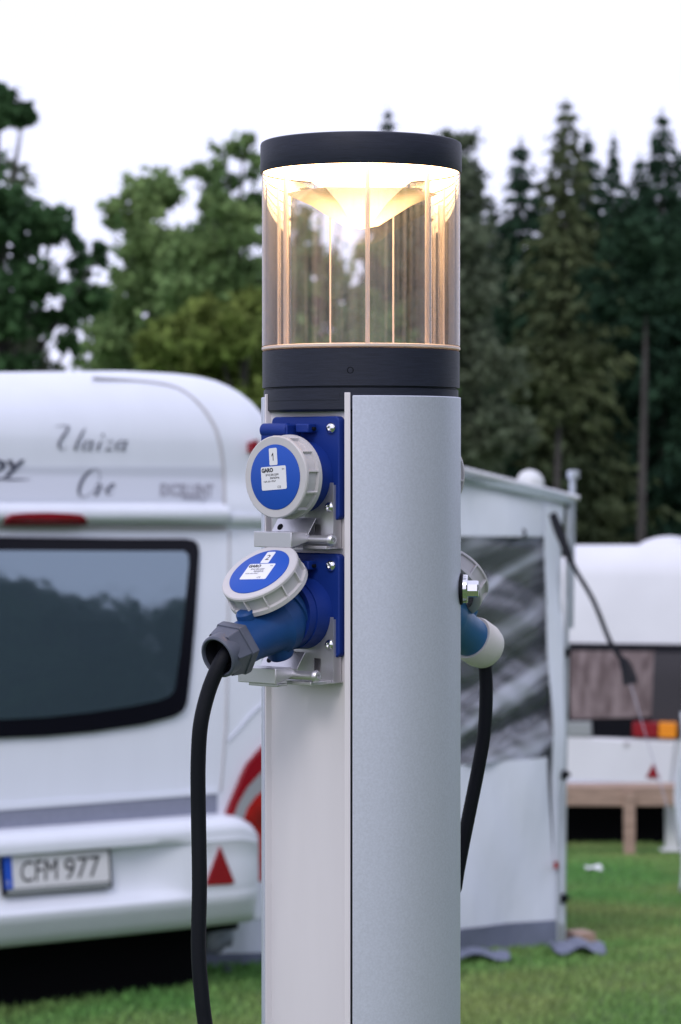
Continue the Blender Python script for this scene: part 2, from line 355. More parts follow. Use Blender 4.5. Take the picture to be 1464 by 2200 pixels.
# cap
b = MB(); b.lathe([(0.0885, z_capB + 0.0035), (0.0893, z_capB + 0.0003), (0.0912, z_capB), (0.0915, z_capB + 0.0006), (0.0915, z_capT - 0.003), (0.0908, z_capT - 0.001), (0.0890, z_capT), (0.001, z_capT + 0.001)], n=128, cap=False)
cap = b.build('lamp_cap', M['band'], post, smooth=30)
b = MB(); b.lathe([(0.0888, z_capB + 0.0012), (0.0001, z_capB + 0.0010)], n=96, cap=False); b.build('diffuser', M['disc'], post)
tip = hitp(772, 476, (0, 0, 0), (0, 1, 0)).z
b = MB(); b.lathe([(0.056, z_capB + 0.0002), (0.034, z_capB - 0.014), (0.014, tip + 0.006), (0.004, tip + 0.001), (0.0002, tip)], n=48, cap=False); b.build('light_cone', M['cone'], post, smooth=60)
b = MB(); b.lathe([(0.070, z_capB - 0.018), (0.045, z_capB - 0.029), (0.016, tip - 0.004), (0.0005, tip - 0.007)], n=6, cap=False, phase=0.3); b.build('reflector_prism', M['cone_clear'], post, smooth=0)

# --- sockets
def lid_frame(P, c, h0, alpha):
    """P panel, c=(s,h,p) of the outer face centre, opened by alpha about the panel's horizontal"""
    a = R(alpha); n = Vector((0, math.sin(a), math.cos(a))); u = Vector((0, math.cos(a), -math.sin(a)))
    L = Matrix(((1, 0, 0, c[0]), (0, u.y, n.y, c[1]), (0, u.z, n.z, c[2]), (0, 0, 0, 1)))
    return P.m @ L
def make_lid(parent, fr, number, tilt=0, full=True):
    fr = fr @ Matrix.Rotation(R(tilt), 4, 'Z')
    b = MB(fr); N = 12; K = 10
    prof = [(0.0287, 0.0), (0.0352, 0.0), (0.0362, -0.0009), (0.0364, -0.0030), (None, -0.0036), (None, -0.0150), (0.0372, -0.0156), (0.0375, -0.0195), (0.0360, -0.0205), (0.030, -0.0205), (0.0295, -0.006), (0.001, -0.006)]
    rings = []
    for r, z in prof:
        ring = []
        for i in range(N):
            for k, fr_ in enumerate((0.0, 0.06, 0.08, 0.14, 0.30, 0.5, 0.7, 0.86, 0.90, 0.96)):
                a = 2 * math.pi * (i + fr_) / N + 0.13
                rr = r if r is not None else (0.0368 if k <= 1 else 0.0343)
                ring.append(b.V((rr * math.cos(a), rr * math.sin(a), z)))
        rings.append(ring)
    n = len(rings[0])
    for j in range(len(rings) - 1):
        for k in range(n): b.f.append([rings[j][k], rings[j][(k+1) % n], rings[j+1][(k+1) % n], rings[j+1][k]])
    lid = b.build('lid_ring', M['lid'], parent, smooth=40)
    b = MB(fr); b.lathe([(0.0286, -0.004), (0.0286, 0.0004), (0.0280, 0.0008), (0.0001, 0.0008)], n=64, cap=False); face = b.build('lid_face', M['blue_face'], parent)
    if not number: return lid
    def rr(x0, x1, y0, y1, r, z0, z1, m, name, rot):
        Rm = fr @ Matrix.Rotation(R(rot), 4, 'Z'); b = MB(Rm); pts = []
        for cx, cy, a0 in ((x1-r, y1-r, 0), (x0+r, y1-r, 90), (x0+r, y0+r, 180), (x1-r, y0+r, 270)):
            for k in range(5): pts.append((cx + r*math.cos(R(a0 + k*22.5)), cy + r*math.sin(R(a0 + k*22.5)), z0))
        b.prism(pts, (0, 0, z1 - z0)); b.build(name, m, parent, smooth=0); return Rm
    Rm = rr(-0.0050, 0.0042, 0.0105, 0.0255, 0.0012, 0.0005, 0.0011, M['paper'], 'number_sticker', 4)
    if number == '1':
        b = MB(Rm); X = lambda x, y: (-0.0026 + x*0.0036, 0.0145 + y*0.0068, 0.00125)
        b.poly([X(0.52, 0), X(0.72, 0), X(0.72, 1), X(0.56, 1), X(0.14, 0.70), X(0.14, 0.52), X(0.52, 0.76)]); b.build('number', M['ink'], parent, smooth=0)
    else: text_obj('number', number, lambda u, v: Rm @ Vector((-0.0022 + u * 0.0042, 0.0145 + v * 0.0068, 0.00125)), M['ink'], parent, 0.0)
    Rm = rr(-0.0155, 0.0135, -0.0110, 0.0095, 0.0014, 0.0005, 0.0011, M['paper'], 'rating_label', 4)
    def T(txt, x0, x1, y, h, bold=0.0, m=M['ink']):
        text_obj('label_text', txt, lambda u, v: Rm @ Vector((x0 + u*(x1-x0), y + v*h, 0.00125)), m, parent, bold)
    T('GARO', -0.0146, -0.0012, 0.0048, 0.0036, 0.05)
    T('6h', 0.0092, 0.0118, 0.0060, 0.0013)
    T('2P+E 200-250V', -0.0102, 0.0050, 0.0014, 0.0018, 0.01); T('50/60Hz', -0.0052, 0.0058, -0.0014, 0.0018, 0.01)
    T('16A-6h IP67', -0.0126, 0.0014, -0.0042, 0.0016, 0.0); T('CE', 0.0030, 0.0070, -0.0098, 0.0020)
    return lid

def make_socket(P, c, opened, number, lbl, pc=0.049):
    hs, ss = c[1], c[0]
    b = MB(P.m)
    # plate with rounded corners
    pts = []; x0, x1, y0, y1, r = ss - 0.040, ss + 0.039, hs - 0.038, hs + 0.0535, 0.005
    for cx, cy, a0 in ((x1-r, y1-r, 0), (x0+r, y1-r, 90), (x0+r, y0+r, 180), (x1-r, y0+r, 270)):
        for k in range(6): pts.append((cx + r*math.cos(R(a0 + k*18)), cy + r*math.sin(R(a0 + k*18)), 0.0003))
    b.prism(pts, (0, 0, 0.0085))
    so = b.build('socket', M['blue'], post, smooth=30, bevel=0.001, label=lbl)
    b = MB(P.m); b.lathe([(0.0320, 0.0089), (0.0315, 0.012), (0.0310, 0.020), (0.0310, pc - 0.021)], (ss, hs, 0), (0, 0, 1), n=64)
    b.build('socket_barrel', M['blue'], so, smooth=40)
    b = MB(P.m)   # hinge block and arms
    b.box(ss - 0.036, ss - 0.005, hs + 0.030, hs + 0.0465, 0.0088, 0.028)
    b.box(ss - 0.002, ss + 0.013, hs + 0.039, hs + 0.047, 0.0088, 0.020)
    b.lathe([(0.0062, 0), (0.0062, 0.030)], (ss - 0.036, hs + 0.0415, 0.024), (1, 0, 0), n=20)
    b.build('hinge', M['blue'], so, bevel=0.0012)
    b = MB(P.m); b.lathe([(0.0017, 0), (0.0017, 0.004)], (ss + 0.0115, hs + 0.0425, 0.0135), (1, 0, 0), n=12); b.build('hinge_pin', M['rubber'], so)
    for dx, dh, pz in ((0.0305, 0.043, 0.0088), (0.0305, -0.0265, 0.0102), (-0.0315, -0.0265, 0.0102)):
        b = MB(P.m); b.lathe([(0.0050, 0), (0.0050, 0.0008), (0.0046, 0.0022), (0.0034, 0.0034), (0.0020, 0.0038), (0.0018, 0.0022), (0.0002, 0.0022)], (ss + dx, hs + dh, pz), (0, 0, 1), n=20, cap=False)
        b.build('screw', M['chrome'], so)
    if opened:
        al = opened; hh, ph = 0.0415, 0.019; vp, vh = pc - ph, -hh
        a = R(al); cp = ph + vp*math.cos(a) - vh*math.sin(a); ch = hh + vp*math.sin(a) + vh*math.cos(a)
        fr = lid_frame(P, (ss, hs + ch, cp), 0, al)
        b = MB(P.m); b.lathe([(0.030, pc - 0.021), (0.030, pc - 0.012), (0.026, pc - 0.012), (0.026, 0.012)], (ss, hs, 0), (0, 0, 1), n=48, cap=False); b.build('socket_mouth', M['blue'], so)
    else:
        fr = lid_frame(P, (ss, hs, pc), 0, 0)
    make_lid(so, fr, number)
    return so

def make_bracket(P, ss, hb, pbar, lbl):
    """steel retaining bracket under a socket; hb is the height of the latch bar"""
    b = MB(P.m); z0, z1 = 0.0105, 0.0117; hl = hb - 0.007
    b.prism([(ss - 0.036, hl, z0), (ss + 0.0125, hl, z0), (ss + 0.0125, hl + 0.004, z0), (ss + 0.0125, hl + 0.025, z0), (ss + 0.0125, hl + 0.03, z0), (ss - 0.036, hl + 0.03, z0)], (0, 0, z1 - z0))
    b.box(ss + 0.0125, ss + 0.0205, hl + 0.020, hl + 0.03, z0, z1)
    b.box(ss + 0.0205, ss + 0.0345, hl, hl + 0.030, z0, z1)
    b.box(ss + 0.0125, ss + 0.0205, hl, hl + 0.006, z0, z1)
    b.prism([(ss - 0.030, hl + 0.03, z0), (ss + 0.0345, hl + 0.03, z0), (ss + 0.0345, hl + 0.057, z0), (ss + 0.022, hl + 0.057, z0)], (0, 0, z1 - z0))
    b.box(ss + 0.0345, ss + 0.0355, hl, hl + 0.055, 0.0012, 0.0125)
    b.box(ss - 0.02, ss + 0.037, hl - 0.001, hl, 0.0012, 0.018)
    br = b.build('lock_bracket', M['steel'], post, smooth=20, label=lbl)
    b = MB(P.m)   # latch: front bar, two cheeks tapering back
    b.box(ss - 0.0290, ss + 0.0150, hb - 0.0068, hb + 0.0068, pbar - 0.002, pbar)
    for s in (ss - 0.0290, ss + 0.0135):
        b.prism([(s, hb - 0.0068, pbar - 0.002), (s, hb + 0.0068, pbar - 0.002), (s, hb + 0.0058, pbar - 0.024), (s, hb - 0.0010, pbar - 0.026)], (0.0015, 0, 0))
    b.box(ss - 0.0275, ss + 0.0135, hb + 0.0052, hb + 0.0066, pbar - 0.023, pbar - 0.002)
    b.box(ss - 0.020, ss + 0.0135, hb - 0.0095, hb - 0.0068, pbar - 0.018, pbar - 0.004)
    b.build('latch', M['steel'], br, smooth=20, bevel=0.0006)
    pb = pbar - 0.026; b = MB(P.m)
    b.lathe([(0.0040, -0.034), (0.0040, 0.022)], (ss + 0.0150, hb, pb), (1, 0, 0), n=20)
    b.lathe([(0.0040, 0.0), (0.0054, 0.0012), (0.0054, 0.003), (0.0040, 0.0052), (0.0018, 0.0056), (0.0016, 0.004), (0.0001, 0.004)], (ss + 0.0365, hb, pb), (1, 0, 0), n=20, cap=False)
    b.build('latch_bolt', M['steel'], br)
    b = MB(P.m); b.box(ss + 0.006, ss + 0.034, hb - 0.0085, hb - 0.0055, 0.010, pb + 0.001); b.build('bolt_carrier', M['steel'], br, bevel=0.0005)
    return br

c1 = P1.hit(592, 1025, 0.049); c1.x *= 1
H2 = c1.y - 0.1210
print('socket1', tuple(c1))
make_socket(P1, (c1.x, c1.y), 0, '1', 'upper blue socket with its lid closed, sticker 1')
make_socket(P1, (c1.x, H2), 51, '2', 'lower blue socket with its lid flipped open, sticker 2')
hb1 = P1.hit(578, 1159, 0.045).y
hb2 = P1.hit(551, 1451, 0.066).y
br1 = make_bracket(P1, c1.x, hb1, 0.045, 'steel lock bracket under the upper socket')
br2 = make_bracket(P1, c1.x, hb2, 0.066, 'steel lock bracket under the lower socket, latch swung out')
for q, brk in ((P1.hit(612, 1416, 0.024), br2), (P1.hit(635, 1130, 0.018), br1)):
    b = MB(P1.m); zz = q.z
    b.prism([(q.x - 0.024, q.y - 0.008, zz + 0.006), (q.x + 0.020, q.y - 0.008, zz + 0.006), (q.x + 0.023, q.y + 0.007, zz - 0.002), (q.x - 0.021, q.y + 0.007, zz - 0.002)], (0, 0, 0.001)); b.build('tongue_plate', M['steel'], brk, bevel=0.0003)
    b = MB(P1.m); b.lathe([(0.0030, 0.0), (0.0030, 0.0003)], (q.x - 0.015, q.y - 0.001, zz + 0.0033), (0, 0.47, 0.88), n=20); b.build('tongue_hole', M['darkgap'], brk)
make_socket(P2, (0.0, c1.y + 0.001), 0, '', 'closed socket on the far side of the post', pc=0.037)
make_socket(P2, (0.0, H2), 40, '', 'open socket on the far side of the post')
make_bracket(P2, 0.0, hb1, 0.040, None); make_bracket(P2, 0.0, hb2, 0.034, None)
# cam lock on the right of the shell
lz = hitp(1005, 1264, (0, 0, 0), (0, 1, 0)).z; la = 84
ln = Vector((math.sin(R(la)), -math.cos(R(la)), 0)); lo = ln * (RC - 0.001) + Vector((0, 0, lz))
b = MB(); b.lathe([(0.0145, 0), (0.0145, 0.0025), (0.013, 0.0030), (0.001, 0.0030)], lo, ln, n=40, cap=False); lk = b.build('cam_lock', M['rubber'], post)
b = MB(); b.lathe([(0.0125, 0.0030), (0.0130, 0.0036), (0.0130, 0.0068), (0.0120, 0.0078), (0.005, 0.0079)], lo, ln, n=40); b.build('lock_bezel', M['chrome'], lk)
b = MB(); b.lathe([(0.0078, 0.0079), (0.0078, 0.0165), (0.007, 0.0175), (0.001, 0.0175)], lo, ln, n=8, cap=False, phase=0.2); b.build('lock_barrel', M['chrome'], lk, smooth=20)

# --- plug-in cables (things of their own)
def world(v): return root_M @ Vector(v)
def make_plug_cable(P, ss, hs, endp, cable_pts, mats, lbl, grey):
    root = empty('power_cable', (0, 0, 0), lbl, 'power cable', 'power cables plugged into the post')
    root.matrix_world = root_M
    o = P.m @ Vector((ss, hs, 0.022)); e = Vector(endp); ax = (e - o).normalized(); L = (e - o).length
    b = MB(); k = L / 0.105
    b.lathe([(0.020, 0.0), (0.0255, 0.001), (0.0275, 0.006*k), (0.0275, 0.015*k), (0.0255, 0.0155*k), (0.0255, 0.019*k), (0.0262, 0.0195*k), (0.0262, 0.031*k), (0.0225, 0.036*k), (0.0210, 0.05*k),
             (0.0195, 0.062*k), (0.0192, 0.074*k), (0.0200, 0.076*k), (0.0200, 0.078*k)], o, ax, n=48)
    up = (Vector((0, 0, 1)) - ax * ax.z).normalized()
    plug = b.build('plug', mats[0], root, smooth=35)
    b = MB(); b.lathe([(0.0085, 0), (0.0085, 0.012), (0.007, 0.014)], o + ax * (0.060*k) + up * 0.012, (up + ax*0.1), n=20); b.build('screw_boss', mats[0], plug)
    b = MB(); b.lathe([(0.012, 0), (0.012, 0.013), (0.010, 0.016)], o + ax * (0.030*k) - up * 0.014, (-up - ax*0.1), n=20); b.build('latch_boss', mats[0], plug)
    b = MB()
    if grey:
        b.lathe([(0.0245, 0.078*k), (0.0252, 0.080*k), (0.0250, 0.087*k)], o, ax, n=6, phase=0.35)
        b.lathe([(0.0236, 0.0870*k), (0.0222, 0.094*k), (0.0205, 0.100*k)], o, ax, n=6, phase=0.35, cap=False)
        b.lathe([(0.0192, 0.0900*k), (0.0192, 0.101*k), (0.0187, 0.1045*k), (0.0172, 0.106*k), (0.0160, 0.1058*k), (0.0152, 0.103*k), (0.0152, 0.085*k)], o, ax, n=40, cap=False)
        g = b.build('gland_nut', mats[1], plug, smooth=25, bevel=0.0012)
        b = MB(); b.lathe([(0.0149, 0.1035*k), (0.0149, 0.0885*k), (0.0001, 0.0885*k)], o, ax, n=24, cap=False); b.build('gland_bore', M['darkgap'], plug)
    else:
        b.lathe([(0.0215, 0.074*k), (0.0225, 0.078*k), (0.0225, 0.092*k), (0.0205, 0.100*k), (0.0160, 0.105*k), (0.009, 0.107*k)], o, ax, n=40)
        b.build('gland_nut', mats[1], plug, smooth=50)
    b = MB(); b.tube(spline(cable_pts, 8), 0.0066, 14); b.build('cable', M['rubber'], root, smooth=60)
    return root
e1 = P1.m @ (P1.m.inverted() @ hitp(468, 1412, P1.m @ Vector((c1.x, 0, 0)), P1.t))
print('plug end', tuple(P1.m.inverted() @ e1), H2)
def lp(px, py, yl): return hitp(px, py, (0, yl, 0), (0, 1, 0))
ye = e1.y
pts = [lp(500, 1392, ye + 0.016), lp(484, 1408, ye + 0.004), lp(468, 1436, ye), lp(447, 1490, ye), lp(431, 1560, ye), lp(426, 1650, ye + 0.005), lp(427, 1760, ye + 0.01), lp(429, 1900, ye + 0.01), lp(427, 2040, ye + 0.01), lp(434, 2140, ye + 0.01), lp(446, 2240, ye + 0.01)]
x, y, z = pts[-1]; pts += [Vector((x + 0.012, y - 0.01, z - 0.1)), Vector((x + 0.012, y - 0.01, z - 0.3)), Vector((x + 0.0, y - 0.02, 0.2)), Vector((x - 0.05, y - 0.03, 0.02)), Vector((x - 0.4, y + 0.1, 0.012)), Vector((x - 1.2, y + 0.6, 0.012))]
make_plug_cable(P1, c1.x, H2, e1, pts, (M['plug_blue'], M['nut']), 'black cable hanging from a blue plug with grey hexagonal gland, left of the post', True)
e2 = hitp(1052, 1398, P2.m @ Vector((0, 0, 0)), P2.t)
print('plug2 end', tuple(P2.m.inverted() @ e2)); ye = e2.y
pts = [lp(1035, 1390, ye), lp(1041, 1420, ye), lp(1045, 1480, ye), lp(1041, 1570, ye), lp(1028, 1650, ye), lp(1010, 1740, ye), lp(992, 1830, ye), lp(980, 1900, ye), lp(970, 2000, ye)]
x, y, z = pts[-1]; pts += [Vector((x - 0.01, y + 0.01, z - 0.3)), Vector((x, y + 0.03, 0.15)), Vector((x + 0.1, y + 0.1, 0.012)), Vector((x + 0.5, y + 0.5, 0.012)), Vector((x + 1.2, y + 2.0, 0.012))]
make_plug_cable(P2, 0.0, H2, e2, pts, (M['plug_teal'], M['collar']), 'black cable with a light blue, white ended plug on the right of the post', False)

# =================================================================== surfaces for the background things
class Surf:
    """a wall: origin O on its plane, t along it, n_in into the body; depth(s, w) into the body"""
    def __init__(s, O, a, depth=None, z0=0.0):
        s.O = Vector(O); s.t = Vector((math.cos(R(a)), math.sin(R(a)), 0)); s.i = Vector((-math.sin(R(a)), math.cos(R(a)), 0)); s.depth = depth or (lambda q, w: 0.0)
    def pt(s, q, w, off=0.0): return s.O + s.t*q + s.i*(s.depth(q, w) - off) + Vector((0, 0, w))
    def inv(s, px, py, off=0.0):
        r = ray(px, py); dd = 0.0
        for _ in range(14):
            p0 = s.O + s.i*dd; k = (p0 - CAM).dot(s.i) / r.dot(s.i); h = CAM + r*k
            q = (h - s.O).dot(s.t); wv = h.z; dd = 0.5*dd + 0.5*(s.depth(q, wv) - off)
        return q, wv
def px_patch(S, pts, off, thick, name, m, parent, n=10, smooth=40, label=None, bevel=0):
    """a slab following the surface inside a pixel-traced outline (quad outlines are subdivided)"""
    b = MB()
    if len(pts) == 4:
        c = [S.inv(*p, off) for p in pts]
        def f(u, v):
            a0 = [(1-u)*c[0][k] + u*c[1][k] for k in (0, 1)]; a1 = [(1-u)*c[3][k] + u*c[2][k] for k in (0, 1)]
            return [(1-v)*a0[k] + v*a1[k] for k in (0, 1)]
        b.grid(lambda u, v: S.pt(*f(u, v), off), n, n)
        b.f = [g_ for g_ in b.f]
    else:
        c = [S.inv(*p, off) for p in pts]; cx = sum(p[0] for p in c)/len(c); cy = sum(p[1] for p in c)/len(c)
        rings = []
        mid = b.V(S.pt(cx, cy, off)); N = len(c)
        for k in range(1, 6):
            t = k/5; rings.append([b.V(S.pt(cx + (p[0]-cx)*t, cy + (p[1]-cy)*t, off)) for p in c])
        for i in range(N): b.f.append([mid, rings[0][i], rings[0][(i+1) % N]])
        for j in range(4):
            for i in range(N): b.f.append([rings[j][i], rings[j][(i+1) % N], rings[j+1][(i+1) % N], rings[j+1][i]])
    return b.build(name, m, parent, smooth=smooth, label=label, extr=S.i*thick, bevel=bevel)
def stroke(S, pts, widths, name, m, parent, off=0.004, org=(0, 0), sc_=1.0, n=6, obj=None):
    b = obj or MB()
    P = [Vector((org[0] + p[0]/sc_, org[1] + p[1]/sc_, wd)) for p, wd in zip(pts, widths)]
    Q = spline(P, n) if len(P) > 2 else [P[0].lerp(P[1], k/6) for k in range(7)]
    L, Rr = [], []
    for i, p in enumerate(Q):
        t = (Q[min(i+1, len(Q)-1)] - Q[max(i-1, 0)]); t = Vector((t.x, t.y, 0)).normalized(); nn = Vector((-t.y, t.x, 0))
        a, c = p + nn*p.z/2, p - nn*p.z/2
        L.append(b.V(S.pt(*S.inv(a.x, a.y, off), off))); Rr.append(b.V(S.pt(*S.inv(c.x, c.y, off), off)))
    for i in range(len(Q)-1): b.f.append([L[i], L[i+1], Rr[i+1], Rr[i]])
    if obj is None: return b.build(name, m, parent, smooth=0)
def text_on(S, txt, px0, py0, px1, py1, hpx, name, m, parent, off=0.006, bold=0.0, shear=0.0):
    """baseline from (px0,py0) to (px1,py1), cap height hpx pixels"""
    def f(u, v):
        return S.pt(*S.inv(px0 + (px1-px0)*u + shear*v, py0 + (py1-py0)*u - hpx*v, off), off)
    return text_obj(name, txt, f, m, parent, bold)

# =================================================================== GROUND
def gz(y, x=0):
    z = 0.0
    if y > 10.3: z -= 0.068 * (min(y, 24) - 10.3) * min(1, (y - 10.3) / 2.0)
    if y > 24: z -= 0.01 * (min(y, 60) - 24)
    return z + 0.012*math.sin(x*1.7 + y*0.9) * (1 if y > 6 else 0)
ys = [-60, -20, -5, 0, 3, 6] + [6 + 0.35*k for k in range(1, 62)] + [30, 35, 45, 60, 100, 200, 500, 1500]
xs = [-800, -200, -60, -20, -10, -5, -3.5] + [-3 + 0.35*k for k in range(0, 27)] + [7.5, 10, 20, 60, 200, 800]
b = MB(); idx = [[b.V((xx, yy, gz(yy, xx if abs(xx) < 10 else 0))) for xx in xs] for yy in ys]
for j in range(len(ys)-1):
    for i in range(len(xs)-1): b.f.append([idx[j][i], idx[j][i+1], idx[j+1][i+1], idx[j+1][i]])
M['ground'] = mat('lawn_soil', (0.065, 0.14, 0.045), 0.95, ior=1.15, base2=(0.13, 0.165, 0.065), vscale=0.8, bump=0.5, bscale=14)
g = b.build('ground', M['ground'], smooth=60); g['kind'] = 'structure'; g['label'] = 'mown green campsite lawn'
M['grass'] = mat('grass_blades', (0.14, 0.32, 0.09), 0.9, ior=1.15, base2=(0.28, 0.36, 0.13), vscale=0.8, island=0.4, transl=0.25)
rng = np.random.default_rng(3)
def soup(name, quads, m, parent=None):
    q = np.asarray(quads, dtype=np.float32); n, kk = q.shape[0], q.shape[1]
    me = bpy.data.meshes.new(name); me.vertices.add(n*kk); me.vertices.foreach_set('co', q.reshape(-1))
    me.loops.add(n*kk); me.loops.foreach_set('vertex_index', np.arange(n*kk, dtype=np.int32))
    me.polygons.add(n); me.polygons.foreach_set('loop_start', np.arange(0, n*kk, kk, dtype=np.int32))
    me.polygons.foreach_set('loop_total', np.full(n, kk, dtype=np.int32)); me.update(calc_edges=True); me.materials.append(m)
    return link(bpy.data.objects.new(name, me), parent)
# grass blades: only where the view reaches the lawn
N = 300000
gy = 5.5 + (rng.random(N)**1.3) * 19.5; gx = (rng.random(N) - 0.5) * 2 * (gy*0.24 + 0.4) ; gzv = np.array([gz(a, c) for a, c in zip(gy, gx)])
th = rng.random(N)*2*np.pi; hgt = 0.012 + 0.020*rng.random(N); wd = 0.004 + 0.004*rng.random(N)
p0 = np.stack([gx - np.cos(th)*wd, gy - np.sin(th)*wd, gzv - 0.004], 1); p1 = np.stack([gx + np.cos(th)*wd, gy + np.sin(th)*wd, gzv - 0.004], 1)
lean = (rng.random((N, 2)) - 0.5)*0.04; p2 = np.stack([gx + lean[:, 0], gy + lean[:, 1], gzv + hgt], 1)
grs = soup('grass', np.stack([p0, p1, p2], 1), M['grass']); tag(grs, 'short green grass of the lawn', 'grass', kind='stuff')

# =================================================================== LEFT CARAVAN
CA = 37.0
SA = Vector((math.cos(R(CA)), math.sin(R(CA)), 0))
c0 = at(120, 1500, 9.67); c0.z = 0
HW = 1.20; RX = 0.25; RT = 0.35; WT = 2.335; CR = 0.20
def body_half(wv):
    wc = WT - RT
    return HW if wv < wc else HW - RX + RX*math.sqrt(max(0.0, 1 - ((wv - wc)/RT)**2))
def body_back(wv):
    wc = WT - 0.30; wq = min(wv, 1.735); dd = 0.05*max(0, wq - 0.7) + 0.13*max(0, wq - 0.9)**2 + 0.035*max(0, wv - 1.735)
    if wv > wc: dd += 0.30 - 0.30*math.sqrt(max(0.0, 1 - ((wv - wc)/0.30)**2))
    return dd
def dleft(q, wv):
    hw = body_half(wv) - CR; dd = body_back(min(wv, WT - 0.001)) + 0.03*(q/HW)**2
    aq = abs(q)
    if aq > hw: dd += CR - math.sqrt(max(0.0, CR*CR - min(aq - hw, CR*0.999)**2))
    if wv > 1.735 and aq < HW: dd -= 0.03*(1 if wv > 1.76 else (wv - 1.735)/0.025)*max(0, 1 - max(0, wv - 1.80)/0.12)
    return dd
SL = Surf(c0, CA, dleft)
car = empty('caravan', c0, 'white caravan on the left with plate CFM 977 and names on its rear', 'caravan')
car.rotation_euler = (0, 0, R(CA))
CMI = (Matrix.Translation(c0) @ Matrix.Rotation(R(CA), 4, 'Z')).inverted()
class CP:                                   # gives children in the caravan's own frame
    pass
def reparent(o, root, inv):
    o.data.transform(inv) if o.data else None
    o.parent = root; return o
parts_before = set(bpy.data.objects)
carb = MB(); ws = [0.27, 0.30, 0.5, 0.66, 0.9, 1.2, 1.5, 1.70, 1.735, 1.745, 1.76, 1.78, 1.80, 1.84, 1.88, 1.92, 1.95, 2.0, 2.05, 2.10, 2.15, 2.19, 2.23, 2.26, 2.29, 2.31, 2.325, 2.333, WT]
rings = []
for wv in ws:
    hw = body_half(wv); ring = []
    qs = [-hw + CR*(1 - math.cos(R(k*9))) for k in range(11)]
    qs = qs + [(-(hw - CR)) + 2*(hw - CR)*k/16 for k in range(1, 16)] + [-x for x in qs[::-1]]
    for sgn, ss_ in ((-1, -hw), ):
        ring.append(carb.V(SL.O + SL.t*(-hw) + SL.i*5.2 + Vector((0, 0, wv)))); ring.append(carb.V(SL.O + SL.t*(-hw) + SL.i*2.5 + Vector((0, 0, wv))))
    for qv in qs:
        ring.append(carb.V(SL.pt(max(-hw, min(hw, qv)), wv) + Vector((0, 0, 0.05*min(max(qv, -0.6) - 0.55, 0)*max(0, min(1, (wv - 2.0)/0.3))))))
    ring.append(carb.V(SL.O + SL.t*hw + SL.i*2.5 + Vector((0, 0, wv)))); ring.append(carb.V(SL.O + SL.t*hw + SL.i*5.2 + Vector((0, 0, wv))))
    rings.append(ring)
nn = len(rings[0])
for j in range(len(rings)-1):
    for k in range(nn): carb.f.append([rings[j][k], rings[j][(k+1) % nn], rings[j+1][(k+1) % nn], rings[j+1][k]])
carb.f.append(rings[-1]); carb.f.append(rings[0][::-1])
carb.build('body', M['gel'], car, smooth=50)
# seam of the moulded top shell
b = MB(); sp = [(200, 812), (310, 820), (376, 832), (420, 860), (455, 905), (472, 950), (480, 1010), (482, 1082)]
path = [SL.pt(*SL.inv(*p), 0.0) for p in [(v.x, v.y) for v in spline([Vector((*p, 0)) for p in sp], 6)]]
b.tube(path, 0.0065, 8); b.build('shell_seam', M['seam'], car)
b = MB(); b.tube([SL.pt(*SL.inv(x_, y_), 0.0) for x_, y_ in ((493, 1142), (492, 1260), (489, 1400), (486, 1560), (474, 1700))], 0.005, 8); b.build('corner_seam', M['seam'], car)
b = MB(); b.tube(spline([SL.pt(*SL.inv(x_, y_), 0.0) for x_, y_ in ((490, 1592), (515, 1565), (545, 1530), (590, 1490))], 5), 0.005, 8); b.build('corner_crease', M['palegrey'], car)
px_patch(SL, [(494, 1104), (620, 1108), (620, 1130), (494, 1128)], 0.014, 0.014, 'corner_lip', M['gel'], car, n=8, bevel=0.004)
px_patch(SL, [(-120, 1003), (478, 1003), (479, 1076), (-120, 1076)], 0.003, 0.002, 'pale_band', M['palegrey'], car, n=16)
# lip shadow gap
px_patch(SL, [(-160, 1129), (488, 1131), (488, 1139), (-160, 1137)], 0.010, 0.006, 'lip_gasket', M['seam'], car, n=14)
b = MB()
def lipf(u, v):
    px = -160 + 650*u; base_ = SL.inv(px, 1104, 0.02)
    a = -90 + 180*v; return SL.pt(base_[0], base_[1] + 0.038*math.sin(R(a)), 0.0) - SL.i*(0.035*math.cos(R(a)))
b.grid(lipf, 30, 12); b.build('gutter_lip', M['gel'], car, smooth=60)
# third brake light
bl = [(14, 1128), (18, 1113), (27, 1105), (60, 1102), (105, 1101), (150, 1103), (178, 1106), (187, 1115), (190, 1128)]
px_patch(SL, bl, 0.052, 0.03, 'brake_light', M['redlens'], car, bevel=0.006)
# window
def win_outline(grow=0):
    P_ = [(-160, 1150), (100, 1155), (300, 1157), (400, 1157), (418, 1160), (427, 1168), (430, 1185), (426, 1260), (420, 1350), (412, 1440), (404, 1510), (396, 1528), (375, 1540), (310, 1557), (200, 1573), (100, 1582), (0, 1586), (-160, 1586)]
    cx, cy = 130, 1365
    return [((x - grow*(1 if x > cx else -1)*(abs(x-cx) > 200)), y - grow*(1 if y > cy else -1)) for x, y in P_]
wf = px_patch(SL, win_outline(0), 0.016, 0.014, 'window', M['winframe'], car, bevel=0.003)
inner = [(-150, 1182), (100, 1183), (300, 1184), (396, 1184), (405, 1192), (406, 1210), (398, 1300), (388, 1400), (376, 1480), (366, 1495), (340, 1506), (280, 1518), (200, 1530), (100, 1541), (0, 1546), (-150, 1546)]
px_patch(SL, inner, 0.020, 0.003, 'pane', M['winglass'], wf)
# grey stripe + moulding line
px_patch(SL, [(-120, 1752), (467, 1706), (467, 1764), (-120, 1798)], 0.006, 0.004, 'grey_stripe', M['greyband'], car, n=14)
px_patch(SL, [(-120, 1735), (467, 1695), (467, 1705), (-120, 1750)], 0.010, 0.01, 'stripe_moulding', M['gel'], car, n=14)
